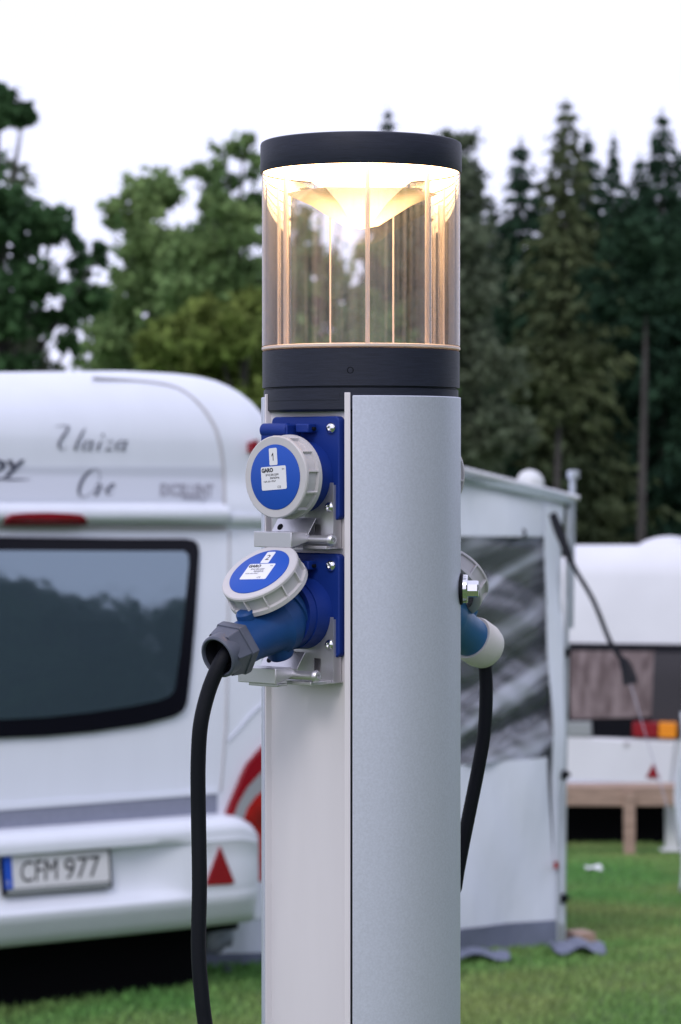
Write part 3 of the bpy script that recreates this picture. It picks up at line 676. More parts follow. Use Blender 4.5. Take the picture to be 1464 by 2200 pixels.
# bumper
def bump_prof(q):
    f = 0.0 if q < 0.28 else min(1, (q - 0.28)/0.30); f = f*f*(3-2*f)
    deep = 0.085 + 0.055*f
    pr = [(0.665, 0.0), (0.665, 0.07), (0.655, 0.11), (0.635, 0.135), (0.610, 0.140), (0.588, 0.138), (0.580, 0.122 + 0.02*f), (0.577, deep), (0.50, deep), (0.42, deep+0.004), (0.400, deep + 0.02*(1-f)), (0.385, 0.138), (0.372, 0.142), (0.34, 0.125), (0.30, 0.10), (0.262, 0.075), (0.250, 0.03), (0.250, -0.1)]
    return pr
b = MB(); NQ = 60; rings = []
for k in range(NQ+1):
    u = k/NQ; q = -1.0 + u*1.865
    e = 1.0
    if q > 0.68: e = math.sqrt(max(0.0, 1 - ((q - 0.68)/0.186)**2))
    ring = []
    for wv, o_ in bump_prof(q):
        sq = 1.0 if q < 0.68 else (0.3 + 0.7*e)
        w2 = 0.46 + (wv - 0.46)*sq if wv > 0.40 else wv
        ring.append(b.V(SL.O + SL.t*q + SL.i*(0.03*(q/HW)**2 - o_*(0.25 + 0.75*e) if o_ > 0 else 0.1) + Vector((0, 0, w2))))
    rings.append(ring)
for j in range(NQ):
    for k in range(len(rings[0])-1): b.f.append([rings[j][k], rings[j][k+1], rings[j+1][k+1], rings[j+1][k]])
b.f.append(rings[-1][::-1])
bumper = b.build('bumper', M['gel'], car, smooth=50)
# skirt at the corner under the tail light
# number plate
SP = Surf(c0, CA, lambda q, wv: -0.098)
fr_ = px_patch(SP, [(2, 1836), (238, 1820), (243, 1908), (8, 1926)], 0.012, 0.012, 'number_plate', M['winframe'], car, n=4, bevel=0.002)
px_patch(SP, [(8, 1842), (233, 1827), (237, 1893), (12, 1911)], 0.015, 0.002, 'plate_face', M['paper'], fr_, n=3)
px_patch(SP, [(7, 1842), (25, 1841), (29, 1909), (12, 1911)], 0.017, 0.002, 'plate_blue_band', M['euro'], fr_, n=3)
px_patch(SP, [(16, 1912), (237, 1895), (238, 1904), (17, 1922)], 0.015, 0.002, 'plate_holder_strip', M['greylens'], fr_, n=3)
text_on(SP, 'S', 15, 1902, 21, 1901, 10, 'plate_text', M['paper'], fr_, off=0.0185)
text_on(SP, 'CFM', 45, 1896, 124, 1889, 45, 'plate_text', M['ink'], fr_, off=0.0172, bold=0.0)
text_on(SP, '977', 139, 1889, 215, 1882, 45, 'plate_text', M['ink'], fr_, off=0.0172, bold=0.0)
# triangle reflector
SB = Surf(c0, CA, lambda q, wv: -0.135 + 0.03*(q/HW)**2)
px_patch(SB, [(475, 1818), (506, 1896), (498, 1900), (446, 1903), (442, 1901)], 0.014, 0.012, 'triangle_reflector', M['redlens'], car, smooth=0, bevel=0.003)
# tail light cluster on the rounded corner
px = px_patch
SK = Surf(c0 + SL.i*0.0, CA, lambda q, wv: dleft(min(q, 1.0), wv))
tl = px(SK, [(488, 1754), (497, 1728), (510, 1698), (522, 1668), (534, 1642), (565, 1606), (600, 1580), (600, 1635), (565, 1656), (534, 1689), (513, 1724), (501, 1755)], 0.022, 0.02, 'tail_light', M['redlens'], car)
px(SK, [(502, 1757), (514, 1725), (535, 1690), (565, 1657), (600, 1637), (600, 1680), (566, 1698), (551, 1711), (534, 1734), (523, 1762)], 0.024, 0.016, 'reversing_lens', M['greylens'], tl)
px(SK, [(522, 1768), (534, 1735), (551, 1712), (566, 1699), (600, 1682), (600, 1895), (538, 1892), (548, 1860), (552, 1820), (548, 1790)], 0.028, 0.02, 'red_lens', M['redbright'], tl)
# clearance lamp
px(SK, [(541, 950), (556, 944), (556, 966), (541, 972)], 0.03, 0.03, 'clearance_lamp', M['redlens'], car, n=2)
# lower corner skirt
px(SL, [(440, 1912), (470, 1905), (520, 1898), (620, 1890), (620, 1968), (440, 1990)], 0.03, 0.03, 'corner_skirt', M['gel'], car, bevel=0.01)
# names and texts
z = (90, 890); s_ = 3.66
b = MB()
ST = [([(110, 100), (150, 88), (205, 92), (222, 100)], [1, 1.6, 2.2, 1.2]), ([(215, 98), (196, 135), (172, 165), (150, 178)], [3.5, 5, 4, 1.5]),
      ([(188, 160), (160, 190), (140, 225), (142, 262), (170, 275), (205, 258)], [1.5, 4, 5.5, 4, 1.5, 1]),
      ([(345, 108), (318, 150), (285, 220), (266, 272), (285, 278)], [1.8, 4.2, 4.6, 4.2, 1.2]), ([(250, 262), (262, 278)], [0.8, 0.9]),
      ([(405, 222), (375, 207), (345, 225), (325, 262), (338, 285), (370, 268)], [1.8, 2.0, 4, 4.2, 1.6, 1]), ([(408, 208), (392, 240), (378, 278), (398, 284)], [3.8, 4.5, 4.2, 1]),
      ([(470, 205), (455, 240), (440, 275), (458, 284)], [2.5, 4.6, 4.2, 1]), ([(478, 152), (488, 172)], [4, 4.5]),
      ([(515, 222), (540, 208), (562, 218), (530, 255), (503, 284), (535, 276), (560, 284)], [1.4, 2, 1.5, 1, 2.4, 3.5, 1.2]),
      ([(664, 222), (635, 207), (605, 225), (588, 262), (600, 285), (630, 268)], [1.8, 2.2, 4.2, 4.2, 1.6, 1]), ([(672, 208), (655, 240), (640, 280), (662, 284)], [4, 4.8, 4.2, 1]),
      ([(400, 435), (350, 475), (310, 540), (294, 605), (310, 645), (360, 640), (420, 585), (455, 510), (455, 455), (420, 430), (375, 450)], [3, 6, 7, 6, 2.4, 1.4, 1.3, 1.3, 1.4, 1.4, 1]),
      ([(425, 560), (455, 550), (462, 562), (442, 600), (424, 638), (455, 622), (488, 580), (492, 552)], [1, 2, 5, 5.5, 4.5, 1.2, 1.1, 1.2]),
      ([(520, 600), (560, 580), (574, 556), (556, 550), (528, 580), (514, 612), (528, 634), (565, 616)], [1, 1.2, 2.4, 4, 6, 5.5, 2, 1])]
for k_, (pp, ww) in enumerate(ST):
    if k_ == 12: b.build('script_name', M['decal'], car, smooth=0); b = MB()
    stroke(SL, pp, ww, '', None, None, off=0.006, org=z, sc_=s_, obj=b)
b.build('script_name', M['decal'], car, smooth=0)
text_on(SL, 'Hobby', -170, 1014, 50, 1012, 36, 'maker_script', M['decal'], car, bold=0.02, shear=8)
b = MB(); stroke(SL, [(-170, 1027), (-60, 1024), (20, 1030), (66, 1029)], [2, 4.5, 4, 1], '', None, None, off=0.006, obj=b); b.build('maker_underline', M['decal'], car, smooth=0)
text_on(SL, 'EXCELLENT', 345, 1064, 459, 1066, 26, 'model_text', M['greytxt'], car, bold=0.035)
text_on(SL, 'easy', 392, 1074, 448, 1075, 7, 'model_text', M['greytxt'], car)
# running gear
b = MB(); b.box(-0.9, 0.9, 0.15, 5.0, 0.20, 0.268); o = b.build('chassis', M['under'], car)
b.v = []; b.f = []; b.box(-1.1, 0.70, 0.12, 0.14, -0.02, 0.262); o2 = b.build('shade_panel', M['under'], car)  # second box: near-black wall added to make the shade under the body
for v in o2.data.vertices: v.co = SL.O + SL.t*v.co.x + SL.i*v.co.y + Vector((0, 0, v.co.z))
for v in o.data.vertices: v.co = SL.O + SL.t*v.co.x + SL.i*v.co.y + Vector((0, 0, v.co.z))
for sx in (-0.86, 0.86):
    b = MB(); b.lathe([(0.20, -0.09), (0.31, -0.09), (0.33, -0.06), (0.33, 0.06), (0.31, 0.09), (0.20, 0.09)], SL.O + SL.t*sx + SL.i*2.6 + Vector((0, 0, 0.33)), SL.t, n=32)
    wh = b.build('wheel', M['tyre'], car)
    b = MB(); b.tube([SL.O + SL.t*sx*0.9 + SL.i*0.75 + Vector((0, 0, 0.26)), SL.O + SL.t*sx*0.9 + SL.i*0.9 + Vector((0, 0, 0.02))], 0.022, 10); b.build('corner_steady', M['pole'], car)
for o in [o for o in bpy.data.objects if o not in parts_before and o.type == 'MESH']:
    o.data.transform(CMI)

# =================================================================== AWNING
parts_before = set(bpy.data.objects)
crn = SL.O + SL.t*HW
crn = SL.O + SL.t*1.02; ao = crn + SL.i*0.5; ao.z = 0
def daw(q, wv):   # soft billow and creases of the cloth
    return 0.018*math.sin(q*5.3 + wv*1.1) + 0.010*math.sin(q*9 - wv*5.5) + 0.006*math.sin(q*21 + wv*13)
SW = Surf(ao, CA, daw); SWf = Surf(ao, CA)
aw = empty('awning', ao, 'white caravan awning with clear plastic windows and grey mud skirt, right of the post', 'awning')
aw.rotation_euler = (0, 0, R(CA)); AMI = (Matrix.Translation(ao) @ Matrix.Rotation(R(CA), 4, 'Z')).inverted()
def cloth(name, quad, m, off=0.0, n=40, lab=None, S=SW, parent=None): return px_patch(S, quad, off, 0.002, name, m, parent or aw, n=n, label=lab)
cloth('gable', [(520, 905), (1214, 1080), (1205, 1153), (520, 1150)], M['cloth'])
# clear window sheet with sharp diagonal creases
def dwin(q, wv):
    def cr(x): 
        x = x - math.floor(x); return abs(x - 0.5)*2
    n1 = 0.6*math.sin(2.1*q + 3.3*wv) + 0.4*math.sin(5.1*q - 2.7*wv)
    up_ = max(0.0, min(1.0, (wv - 1.0)/0.4))
    a = (wv - 0.55*q)*3.4 + 0.25*n1; c = (wv + 0.5*q)*3.0 + 0.3*n1
    return 0.05*((1-up_)*cr(a)**2 + up_*cr(c)**2) + 0.01*cr(7*wv + 3*q + n1) + 0.012*n1
SWn = Surf(ao, CA, dwin)
FILM_ROT = 24
M['film'] = clear_mat('window_film', (0.5, 0.52, 0.57), 0.13, dirt_sheen=0.85, dscale=(1.1, 1.0, 9.0), dcol=(0.82, 0.86, 0.96), ior=1.7)  # pale diagonal streaks are crease reflections painted into the film
_t = M['film'].node_tree; _m1 = [x for x in _t.nodes if x.type == 'MAPPING'][0]; _nz = [x for x in _t.nodes if x.type == 'TEX_NOISE'][0]
_m0 = _t.nodes.new('ShaderNodeMapping'); _m0.inputs['Rotation'].default_value = (0, R(FILM_ROT), 0)
_t.links.new(_m1.inputs[0].links[0].from_socket, _m0.inputs[0]); _t.links.new(_m0.outputs[0], _m1.inputs[0]); _nz.inputs['Distortion'].default_value = 0.7; _nz.inputs['Detail'].default_value = 4
for _x in _t.nodes:
    if _x.type == 'MAP_RANGE': _x.inputs[1].default_value = 0.45; _x.inputs[2].default_value = 0.61; _x.inputs[3].default_value = 0.16
cloth('clear_window', [(520, 1146), (1182, 1148), (1182, 1625), (520, 1690)], M['film'], n=120, S=SWn)
b = MB(); 
cloth('lower_wall', [(520, 1692), (1176, 1627), (1200, 1978), (520, 2078)], M['cloth'], off=0.004)
cloth('corner_strip', [(1172, 1085), (1208, 1090), (1212, 1985), (1196, 1982)], M['cloth'], off=0.012, n=20)
cloth('mud_skirt', [(440, 2050), (1200, 1976), (1204, 2042), (440, 2112)], M['skirt'], off=0.01)
cloth('mud_skirt', [(470, 1950), (580, 1950), (580, 2046), (462, 2050)], M['cloth'], off=0.012, n=12, lab='white cloth strip above the skirt beside the caravan')
# crumpled film beside the caravan
cloth('film_flap', [(440, 1990), (500, 1990), (510, 2090), (430, 2100)], M['film'], off=0.03, n=20, S=SWn)
b = MB(); pp = [SWf.pt(*SWf.inv(*p), 0.15) for p in ((440, 2070), (465, 2100), (495, 2130), (545, 2150))]
b.tube(spline(pp, 5), [0.02]*5 + [0.035]*6 + [0.02]*5, 10); b.build('rolled_skirt', M['skirt'], aw)
# roof
b = MB(); r0 = SWf.inv(520, 895); r1 = SWf.inv(1232, 1070)
def rf(u, v):
    q = r0[0] + (r1[0]-r0[0])*u; wv = r0[1] + (r1[1]-r0[1])*u; return SWf.pt(q, wv + 0.0 - 0.012*math.sin(u*math.pi)*2, 0) + SWf.i*(3.2*v - 0.03) - Vector((0, 0, 0.03*math.sin(v*20)*u*v))
b.grid(rf, 24, 16); b.build('roof', M['cloth'], aw, solid=0.006)
cloth('valance', [(520, 893), (1232, 1068), (1228, 1084), (520, 925)], M['clothband'], off=0.03, n=30)
b = MB(); b.tube([SWf.pt(*r0, 0.032), SWf.pt(*r1, 0.032)], 0.012, 8); b.build('roof_piping', M['gel2'], aw)
# far walls so that the inside is closed off
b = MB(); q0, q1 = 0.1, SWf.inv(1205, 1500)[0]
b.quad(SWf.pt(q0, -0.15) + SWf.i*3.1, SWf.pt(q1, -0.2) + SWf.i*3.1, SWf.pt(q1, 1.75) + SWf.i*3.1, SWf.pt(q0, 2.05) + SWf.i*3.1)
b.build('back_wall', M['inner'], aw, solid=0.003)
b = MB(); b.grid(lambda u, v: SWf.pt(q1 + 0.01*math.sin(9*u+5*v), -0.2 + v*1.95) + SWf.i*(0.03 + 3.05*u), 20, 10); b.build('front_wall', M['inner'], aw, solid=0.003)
# corner poles, clamps
def wp(px_, py_, off=0.0): return SWf.pt(*SWf.inv(px_, py_, off), off)
b = MB(); b.tube([wp(1231, 1013, -0.02), wp(1226, 1350, -0.02)], 0.014, 12); b.lathe([(0.026, 0), (0.027, 0.03), (0.02, 0.035)], wp(1232, 1028, -0.02), (0, 0, 1), n=16); b.build('corner_pole', M['pole'], aw)
b = MB(); b.tube([wp(1222, 1090, 0.01), wp(1213, 1660, 0.01), wp(1210, 2036, 0.01)], 0.011, 12); b.build('corner_pole', M['pole'], aw)
b = MB(); b.tube([wp(1203, 1110, 0.02), wp(1200, 2030, 0.02)], 0.008, 10); b.build('zip_edge', M['pole'], aw)
for py_ in (1187, 1402, 1664, 1930):
    b = MB(); p = wp(1213 + (1402 - py_)*0.006, py_, 0.02); b.lathe([(0.014, -0.02), (0.019, -0.014), (0.019, 0.014), (0.014, 0.02)], p, (0, 0, 1), n=12); b.lathe([(0.009, 0), (0.009, 0.03)], p, SWf.t - SWf.i*0.5, n=10); b.build('pole_clamp', M['rubber'], aw)
b = MB(); p = wp(1195, 1866, 0.03); b.lathe([(0.010, 0), (0.010, 0.03)], p, (0, 0, 1), n=10); b.build('tent_toggle', M['redbright'], aw)
b = MB(); p = wp(1210, 2036, 0.01); b.lathe([(0.04, -0.005), (0.038, 0.006), (0.015, 0.012)], p, (0, 0, 1), n=16); b.build('foot_plate', M['rubber'], aw)
# small hook below the gable
b = MB(); b.tube(spline([wp(1120, 1136, 0.02), wp(1128, 1142, 0.03), wp(1126, 1155, 0.03)], 4), 0.006, 8); b.build('hook', M['rubber'], aw)
for o in [o for o in bpy.data.objects if o not in parts_before and o.type == 'MESH']: o.data.transform(AMI)

# storm strap
b = MB(); rt = bpy.data.objects
def ribbon(b, pts, wid, nrm=(1, 0, 0), th=0.002):
    pts = spline(pts, 6); 
    for i in range(len(pts)-1):
        p, q = pts[i], pts[i+1]; t = (q-p).normalized(); s = t.cross(Vector((0.1, 1, 0.1))).normalized()
        w0 = wid(i/(len(pts)-1)); w1 = wid((i+1)/(len(pts)-1))
        b.prism([p - s*w0, p + s*w0, q + s*w1, q - s*w1], (0, th, 0))
sp = [at(1187, 1102, 11.45), at(1205, 1150, 11.35), at(1232, 1215, 11.25), at(1275, 1290, 11.1), at(1312, 1380, 10.95), at(1345, 1430, 10.85), at(1355, 1470, 10.8)]
st = empty('storm_strap', sp[0], 'black storm strap running from the awning corner down to a thin cord', 'strap')
ribbon(b, sp, lambda u: 0.010 + 0.011*max(0, math.sin(3.1*u*2.4 + 0.6)) + (0.008 if u > 0.8 else 0))
o = b.build('webbing', M['rubber'], st, smooth=0); o.data.transform(Matrix.Translation(-sp[0]))
b = MB(); gp = at(1560, 1920, 9.8); gp.z = 0.01
b.tube([sp[-1], gp], 0.0018, 6); o = b.build('cord', M['greytxt'], st); o.data.transform(Matrix.Translation(-sp[0]))

# =================================================================== RIGHT CARAVAN
parts_before = set(bpy.data.objects)
A2 = -27.0
r0_ = at(1405, 1650, 22.7); G2 = gz(22.7); r0_.z = 0
def d2(q, wv):
    t_ = wv - G2; dd = 0.0
    if t_ > 2.25: dd += 0.3*(1 - math.sqrt(max(0, 1 - ((t_-2.25)/0.27)**2))) if t_ < 2.519 else 0.3
    if t_ > 1.45: dd += 0.10*(t_-1.45)
    if q > 0.22: dd += 0.14*(1 - math.sqrt(max(0, 1 - min(1, (q-0.22)/0.16)**2)))
    return dd
S2 = Surf(r0_, A2, d2)
c2 = empty('caravan', (r0_.x, r0_.y, G2), 'white caravan far right with dark rear window, red and amber lamps, behind the awning', 'caravan')
c2.rotation_euler = (0, 0, R(A2)); C2I = (Matrix.Translation((r0_.x, r0_.y, G2)) @ Matrix.Rotation(R(A2), 4, 'Z')).inverted()
b = MB(); ws = [0.46, 0.5, 0.9, 1.3, 1.45, 1.9, 2.25, 2.33, 2.40, 2.45, 2.49, 2.51, 2.519]; rings = []
for wv in ws:
    ring = [b.V(S2.O - S2.t*1.75 + S2.i*5 + Vector((0, 0, G2 + wv)))]
    for qv in [-1.75, -1.7, -1.2, -0.8, -0.4, 0.0, 0.2, 0.25, 0.3, 0.34, 0.37, 0.38]: ring.append(b.V(S2.pt(qv, G2 + wv)))
    ring.append(b.V(S2.O + S2.t*0.40 + S2.i*5 + Vector((0, 0, G2 + wv)))); rings.append(ring)
nn = len(rings[0])
for j in range(len(rings)-1):
    for k in range(nn): b.f.append([rings[j][k], rings[j][(k+1) % nn], rings[j+1][(k+1) % nn], rings[j+1][k]])
b.f.append(rings[-1]); b.f.append(rings[0][::-1]); b.build('body', M['gel2'], c2, smooth=50)
wf = px_patch(S2, [(1120, 1380), (1470, 1384), (1470, 1588), (1120, 1580)], 0.02, 0.018, 'window', M['winframe'], c2, n=10)
px_patch(S2, [(1226, 1398), (1406, 1400), (1400, 1540), (1226, 1545)], 0.028, 0.004, 'pane', M['curtain'], wf, n=8)
M['darkpane'] = mat('dark_pane', (0.045, 0.042, 0.05), 0.4, ior=1.3)
px_patch(S2, [(1406, 1402), (1470, 1402), (1470, 1575), (1400, 1560)], 0.027, 0.004, 'pane', M['darkpane'], wf, n=8)
px_patch(S2, [(1218, 1550), (1269, 1550), (1271, 1583), (1218, 1583)], 0.06, 0.04, 'lamp_housing', M['greylens'], c2, n=3, bevel=0.01)
tl = px_patch(S2, [(1358, 1551), (1414, 1551), (1414, 1585), (1358, 1584)], 0.07, 0.05, 'tail_light', M['redlens'], c2, n=4, bevel=0.01)
px_patch(S2, [(1415, 1551), (1452, 1552), (1452, 1587), (1415, 1586)], 0.072, 0.05, 'indicator_lens', M['amber'], tl, n=4, bevel=0.01)
px_patch(S2, [(1130, 1578), (1452, 1592), (1440, 1688), (1130, 1676)], 0.05, 0.04, 'lower_panel', M['gel2'], c2, n=8, bevel=0.02)
px_patch(S2, [(1130, 1674), (1462, 1688), (1462, 1706), (1130, 1697)], 0.07, 0.05, 'bumper', M['palegrey'], c2, n=8, bevel=0.01)
px_patch(S2, [(1403, 1641), (1417, 1670), (1415, 1672), (1390, 1671), (1389, 1669)], 0.062, 0.01, 'triangle_reflector', M['redlens'], c2, smooth=0)
px_patch(S2, [(1340, 1594), (1350, 1594), (1348, 1603), (1341, 1603)], 0.07, 0.02, 'latch', M['seam'], c2, n=2)
for (x0, x1, yt, dd_) in ((1275, 1365, 1189, 0.8), (1393, 1475, 1172, 1.3)):
    b = MB(); A_ = S2.pt(S2.inv(x0, 1200)[0], G2 + 2.52) + S2.i*dd_; B_ = S2.pt(S2.inv(x1, 1200)[0], G2 + 2.52) + S2.i*dd_
    hh = 0.09 if yt > 1180 else 0.16
    b.grid(lambda u, v: A_.lerp(B_, u) + S2.i*0.6*v + Vector((0, 0, hh*(math.sin(math.pi*u)**0.35)*(math.sin(math.pi*v)**0.35) - 0.01)), 16, 10); b.build('roof_hatch', M['gel2'], c2, smooth=60)
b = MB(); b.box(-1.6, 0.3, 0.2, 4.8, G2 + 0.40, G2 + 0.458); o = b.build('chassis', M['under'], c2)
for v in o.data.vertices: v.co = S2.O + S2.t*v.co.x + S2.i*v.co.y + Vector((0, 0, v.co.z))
b = MB(); b.box(-1.7, 0.36, 0.5, 0.52, G2 - 0.1, G2 + 0.46); o = b.build('shade_panel', M['under'], c2)  # near-black panel added here too, standing in for shade beneath the caravan
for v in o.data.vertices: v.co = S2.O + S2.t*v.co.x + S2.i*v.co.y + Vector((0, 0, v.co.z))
for qv in (-1.5, 0.22):
    b = MB(); b.lathe([(0.2, -0.09), (0.30, -0.09), (0.32, -0.05), (0.32, 0.05), (0.30, 0.09), (0.2, 0.09)], S2.O + S2.t*qv + S2.i*2.4 + Vector((0, 0, G2 + 0.32)), S2.t, n=28); b.build('wheel', M['tyre'], c2)
for o in [o for o in bpy.data.objects if o not in parts_before and o.type == 'MESH']: o.data.transform(C2I)

# timber bench before it
Yb = 21.3; gB = gz(Yb); bo = at(1350, 1790, Yb); bo.z = gB
bench = empty('timber_bench', bo, 'rough timber bench standing on the grass before the far right caravan', 'bench')
def bl_(px_, py_, Y): return at(px_, py_, Y) - bo
b = MB(); z1 = bl_(1350, 1699, Yb).z; z0 = bl_(1350, 1731, Yb).z; x0 = bl_(1150, 1700, Yb).x; x1 = bl_(1475, 1700, Yb).x
b.box(x0, x1, -0.03, 0.0, z0, z1); b.build('front_rail', M['wood'], bench, bevel=0.004)
b = MB(); b.box(x0, x1, -0.03, 0.35, z1 + 0.001, z1 + 0.035); b.build('top_board', M['wood'], bench, bevel=0.004)
for pxx in (1180, 1351):
    b = MB(); xx = bl_(pxx, 1700, Yb).x; b.box(xx - 0.045, xx + 0.045, -0.07, -0.032, 0.0, z1 - 0.01); b.build('leg', M['wood'], bench, bevel=0.004)
# steady leg / white post at right
Yp = 21.6; go = at(1443, 1790, Yp); go.z = gz(Yp)
stp = empty('support_jack', go, 'pale grey support jack under the far right caravan at the picture edge', 'support jack')
b = MB(); hJ = at(1450, 1712, Yp).z - go.z; b.box(-0.05, 0.05, -0.04, 0.04, 0.0, hJ); b.box(-0.09, 0.09, -0.07, 0.07, 0, 0.02); b.build('tube', M['alpha_plastic'], stp, bevel=0.008)
b = MB(); b.box(-0.035, 0.035, -0.03, 0.03, hJ*0.2, hJ + 0.03); o = b.build('ram', M['pole'], stp)
for v in o.data.vertices: v.co.x += 0.07
Yq = 16; eo = at(1462, 1850, Yq); eo.z = gz(Yq)
ep = MB(); ep.grid(lambda u, v: Vector((0.03 + 0.5*u + 0.02*math.sin(9*v) - 0.04*v*(1-v), 0.25*u + 0.03*math.sin(14*u), v*(at(1455, 1530, Yq).z - eo.z))), 14, 20)
# white cloth at picture edge
o = ep.build('cloth_windbreak', M['cloth'], None, solid=0.01); o.location = at(1452, 1850, Yq); o.location.z = gz(Yq); tag(o, 'pale cloth windbreak just showing at the right picture edge', 'windbreak')

# litter, wood scrap, plastic sheet by the awning foot
p = at(1276, 1802, 18.5); p.z = gz(18.5) + 0.03
b = MB(); b.grid(lambda u, v: Vector((0.11*(u-0.5), 0.22*(v-0.5), 0.010*math.sin(5*u)*math.cos(4*v) + 0.012)), 8, 6); o = b.build('paper_scrap', M['litter'], None, smooth=60, solid=0.004); o.location = p; tag(o, 'crumpled white paper scrap lying on the grass before the timber bench', 'litter')
p = at(1240, 2030, 11.9); p.z = gz(11.9)
b = MB(); b.box(-0.06, 0.06, -0.09, 0.09, 0, 0.045); b.box(-0.04, 0.055, -0.07, 0.05, 0.047, 0.07); o = b.build('wood_block', M['wood'], None, bevel=0.004); o.location = p; o.rotation_euler = (0, 0, 0.4); tag(o, 'small tan wood block lying behind the awning corner foot', 'wood block')
p = at(1240, 2057, 11.3); p.z = gz(11.3) + 0.015
b = MB(); b.grid(lambda u, v: Vector((0.22*(u-0.5), 0.3*(v-0.5), 0.018*math.sin(9*u + 3)*math.cos(7*v) + 0.022)), 10, 8); o = b.build('plastic_sheet', M['skirt'], None, smooth=60, solid=0.003); o.location = p; tag(o, 'crumpled grey plastic flap lying at the foot of the awning pole', 'plastic sheet')
p = at(1015, 2082, 11.0); p.z = gz(11.0) + 0.01
b = MB(); b.grid(lambda u, v: Vector((0.3*(u-0.5), 0.2*(v-0.5), 0.015*math.sin(9*u + 3)*math.cos(7*v) + 0.018)), 10, 8); o = b.build('plastic_sheet', M['skirt'], None, smooth=60, solid=0.003); o.location = p; tag(o, 'flat grey plastic edge lying under the awning skirt right beside the post', 'plastic sheet')

# round satellite dome standing behind the awning
Yd = 15.5; do = at(1140, 1040, Yd); base_ = Vector((do.x, do.y, gz(Yd)))
dm = empty('satellite_dish', base_, 'small round white satellite dish showing over the awning roof', 'satellite dish')
hz_ = at(1140, 1038, Yd).z - base_.z; rr_ = 30/F*Yd
b = MB(); b.lathe([(rr_*1.0, 0.0), (rr_*0.93, 0.012), (rr_*0.6, 0.045), (rr_*0.2, 0.06), (0.001, 0.062)], (0, 0, hz_), (0.15, -1, 0.25), n=32, cap=False)
b.lathe([(rr_*0.99, -0.004), (rr_*0.9, 0.006), (rr_*0.55, 0.035), (0.001, 0.052)], (0, 0, hz_), (0.15, -1, 0.25), n=32, cap=False); b.build('dish', M['alpha_plastic'], dm, smooth=60)
b = MB(); b.tube([(0, 0.06, 0), (0, 0.06, hz_)], 0.02, 10); b.build('mast', M['pole'], dm)

# =================================================================== TREES
def leafmat(n, c1, c2, sc_=0.5, tr=0.35, isl=0.45): return mat(n, c1, 0.9, ior=1.15, base2=c2, vscale=sc_, island=isl, transl=tr)
LM = {'dark': leafmat('leaves_dark', (0.034, 0.082, 0.038), (0.07, 0.14, 0.055)),
      'mid': leafmat('leaves_mid', (0.11, 0.195, 0.075), (0.20, 0.285, 0.11)),
      'lime': leafmat('leaves_yellowgreen', (0.11, 0.17, 0.04), (0.20, 0.25, 0.07)),
      'pale': leafmat('leaves_pale', (0.085, 0.11, 0.07), (0.14, 0.17, 0.11)),
      'spruce': leafmat('needles_dark', (0.014, 0.034, 0.022), (0.030, 0.062, 0.034), 0.25, 0.1),
      'olive': leafmat('needles_olive', (0.050, 0.068, 0.034), (0.085, 0.105, 0.050), 0.25, 0.1)}
M['bark'] = mat('bark', (0.05, 0.045, 0.044), 0.9, var=0.35, vscale=1.5, bump=0.5, bscale=4, stretch=(3, 3, 0.6))
def leafcloud(cs, rs, dens, size, rng, flat=0.8):
    """cs: centres (k,3); rs: radii; returns quads"""
    out_ = []
    for c, r, dn in zip(cs, rs, dens):
        # each blob is broken into twig clumps with gaps between them
        k = max(3, int(12*dn)); sub = rng.normal(size=(k, 3)); sub /= np.linalg.norm(sub, axis=1)[:, None]; sub *= (rng.random(k)**0.45)[:, None]*r*np.array([1, 1, flat])
        for s_ in sub:
            n = max(16, int(85*dn*(r/0.9)**2*(0.13/size)**1.3)); rr = r*(0.30 + 0.34*rng.random())
            p = rng.normal(size=(n, 3)); p /= np.linalg.norm(p, axis=1)[:, None]; p *= ((rng.random(n)**0.5)*np.where(rng.random(n) < 0.2, 1.75, 1.0))[:, None]*rr*np.array([1, 1, 0.65]); p += s_ + c
            a = rng.normal(size=(n, 3)); a /= np.linalg.norm(a, axis=1)[:, None]; b_ = np.cross(a, rng.normal(size=(n, 3))); b_ /= np.linalg.norm(b_, axis=1)[:, None]
            sz = size*0.85*(0.6 + 0.8*rng.random(n))[:, None]; a = a*sz; b_ = b_*sz*0.62
            out_.append(np.stack([p - a, p - b_*1.0, p + a, p + b_], 1))
    return np.concatenate(out_)
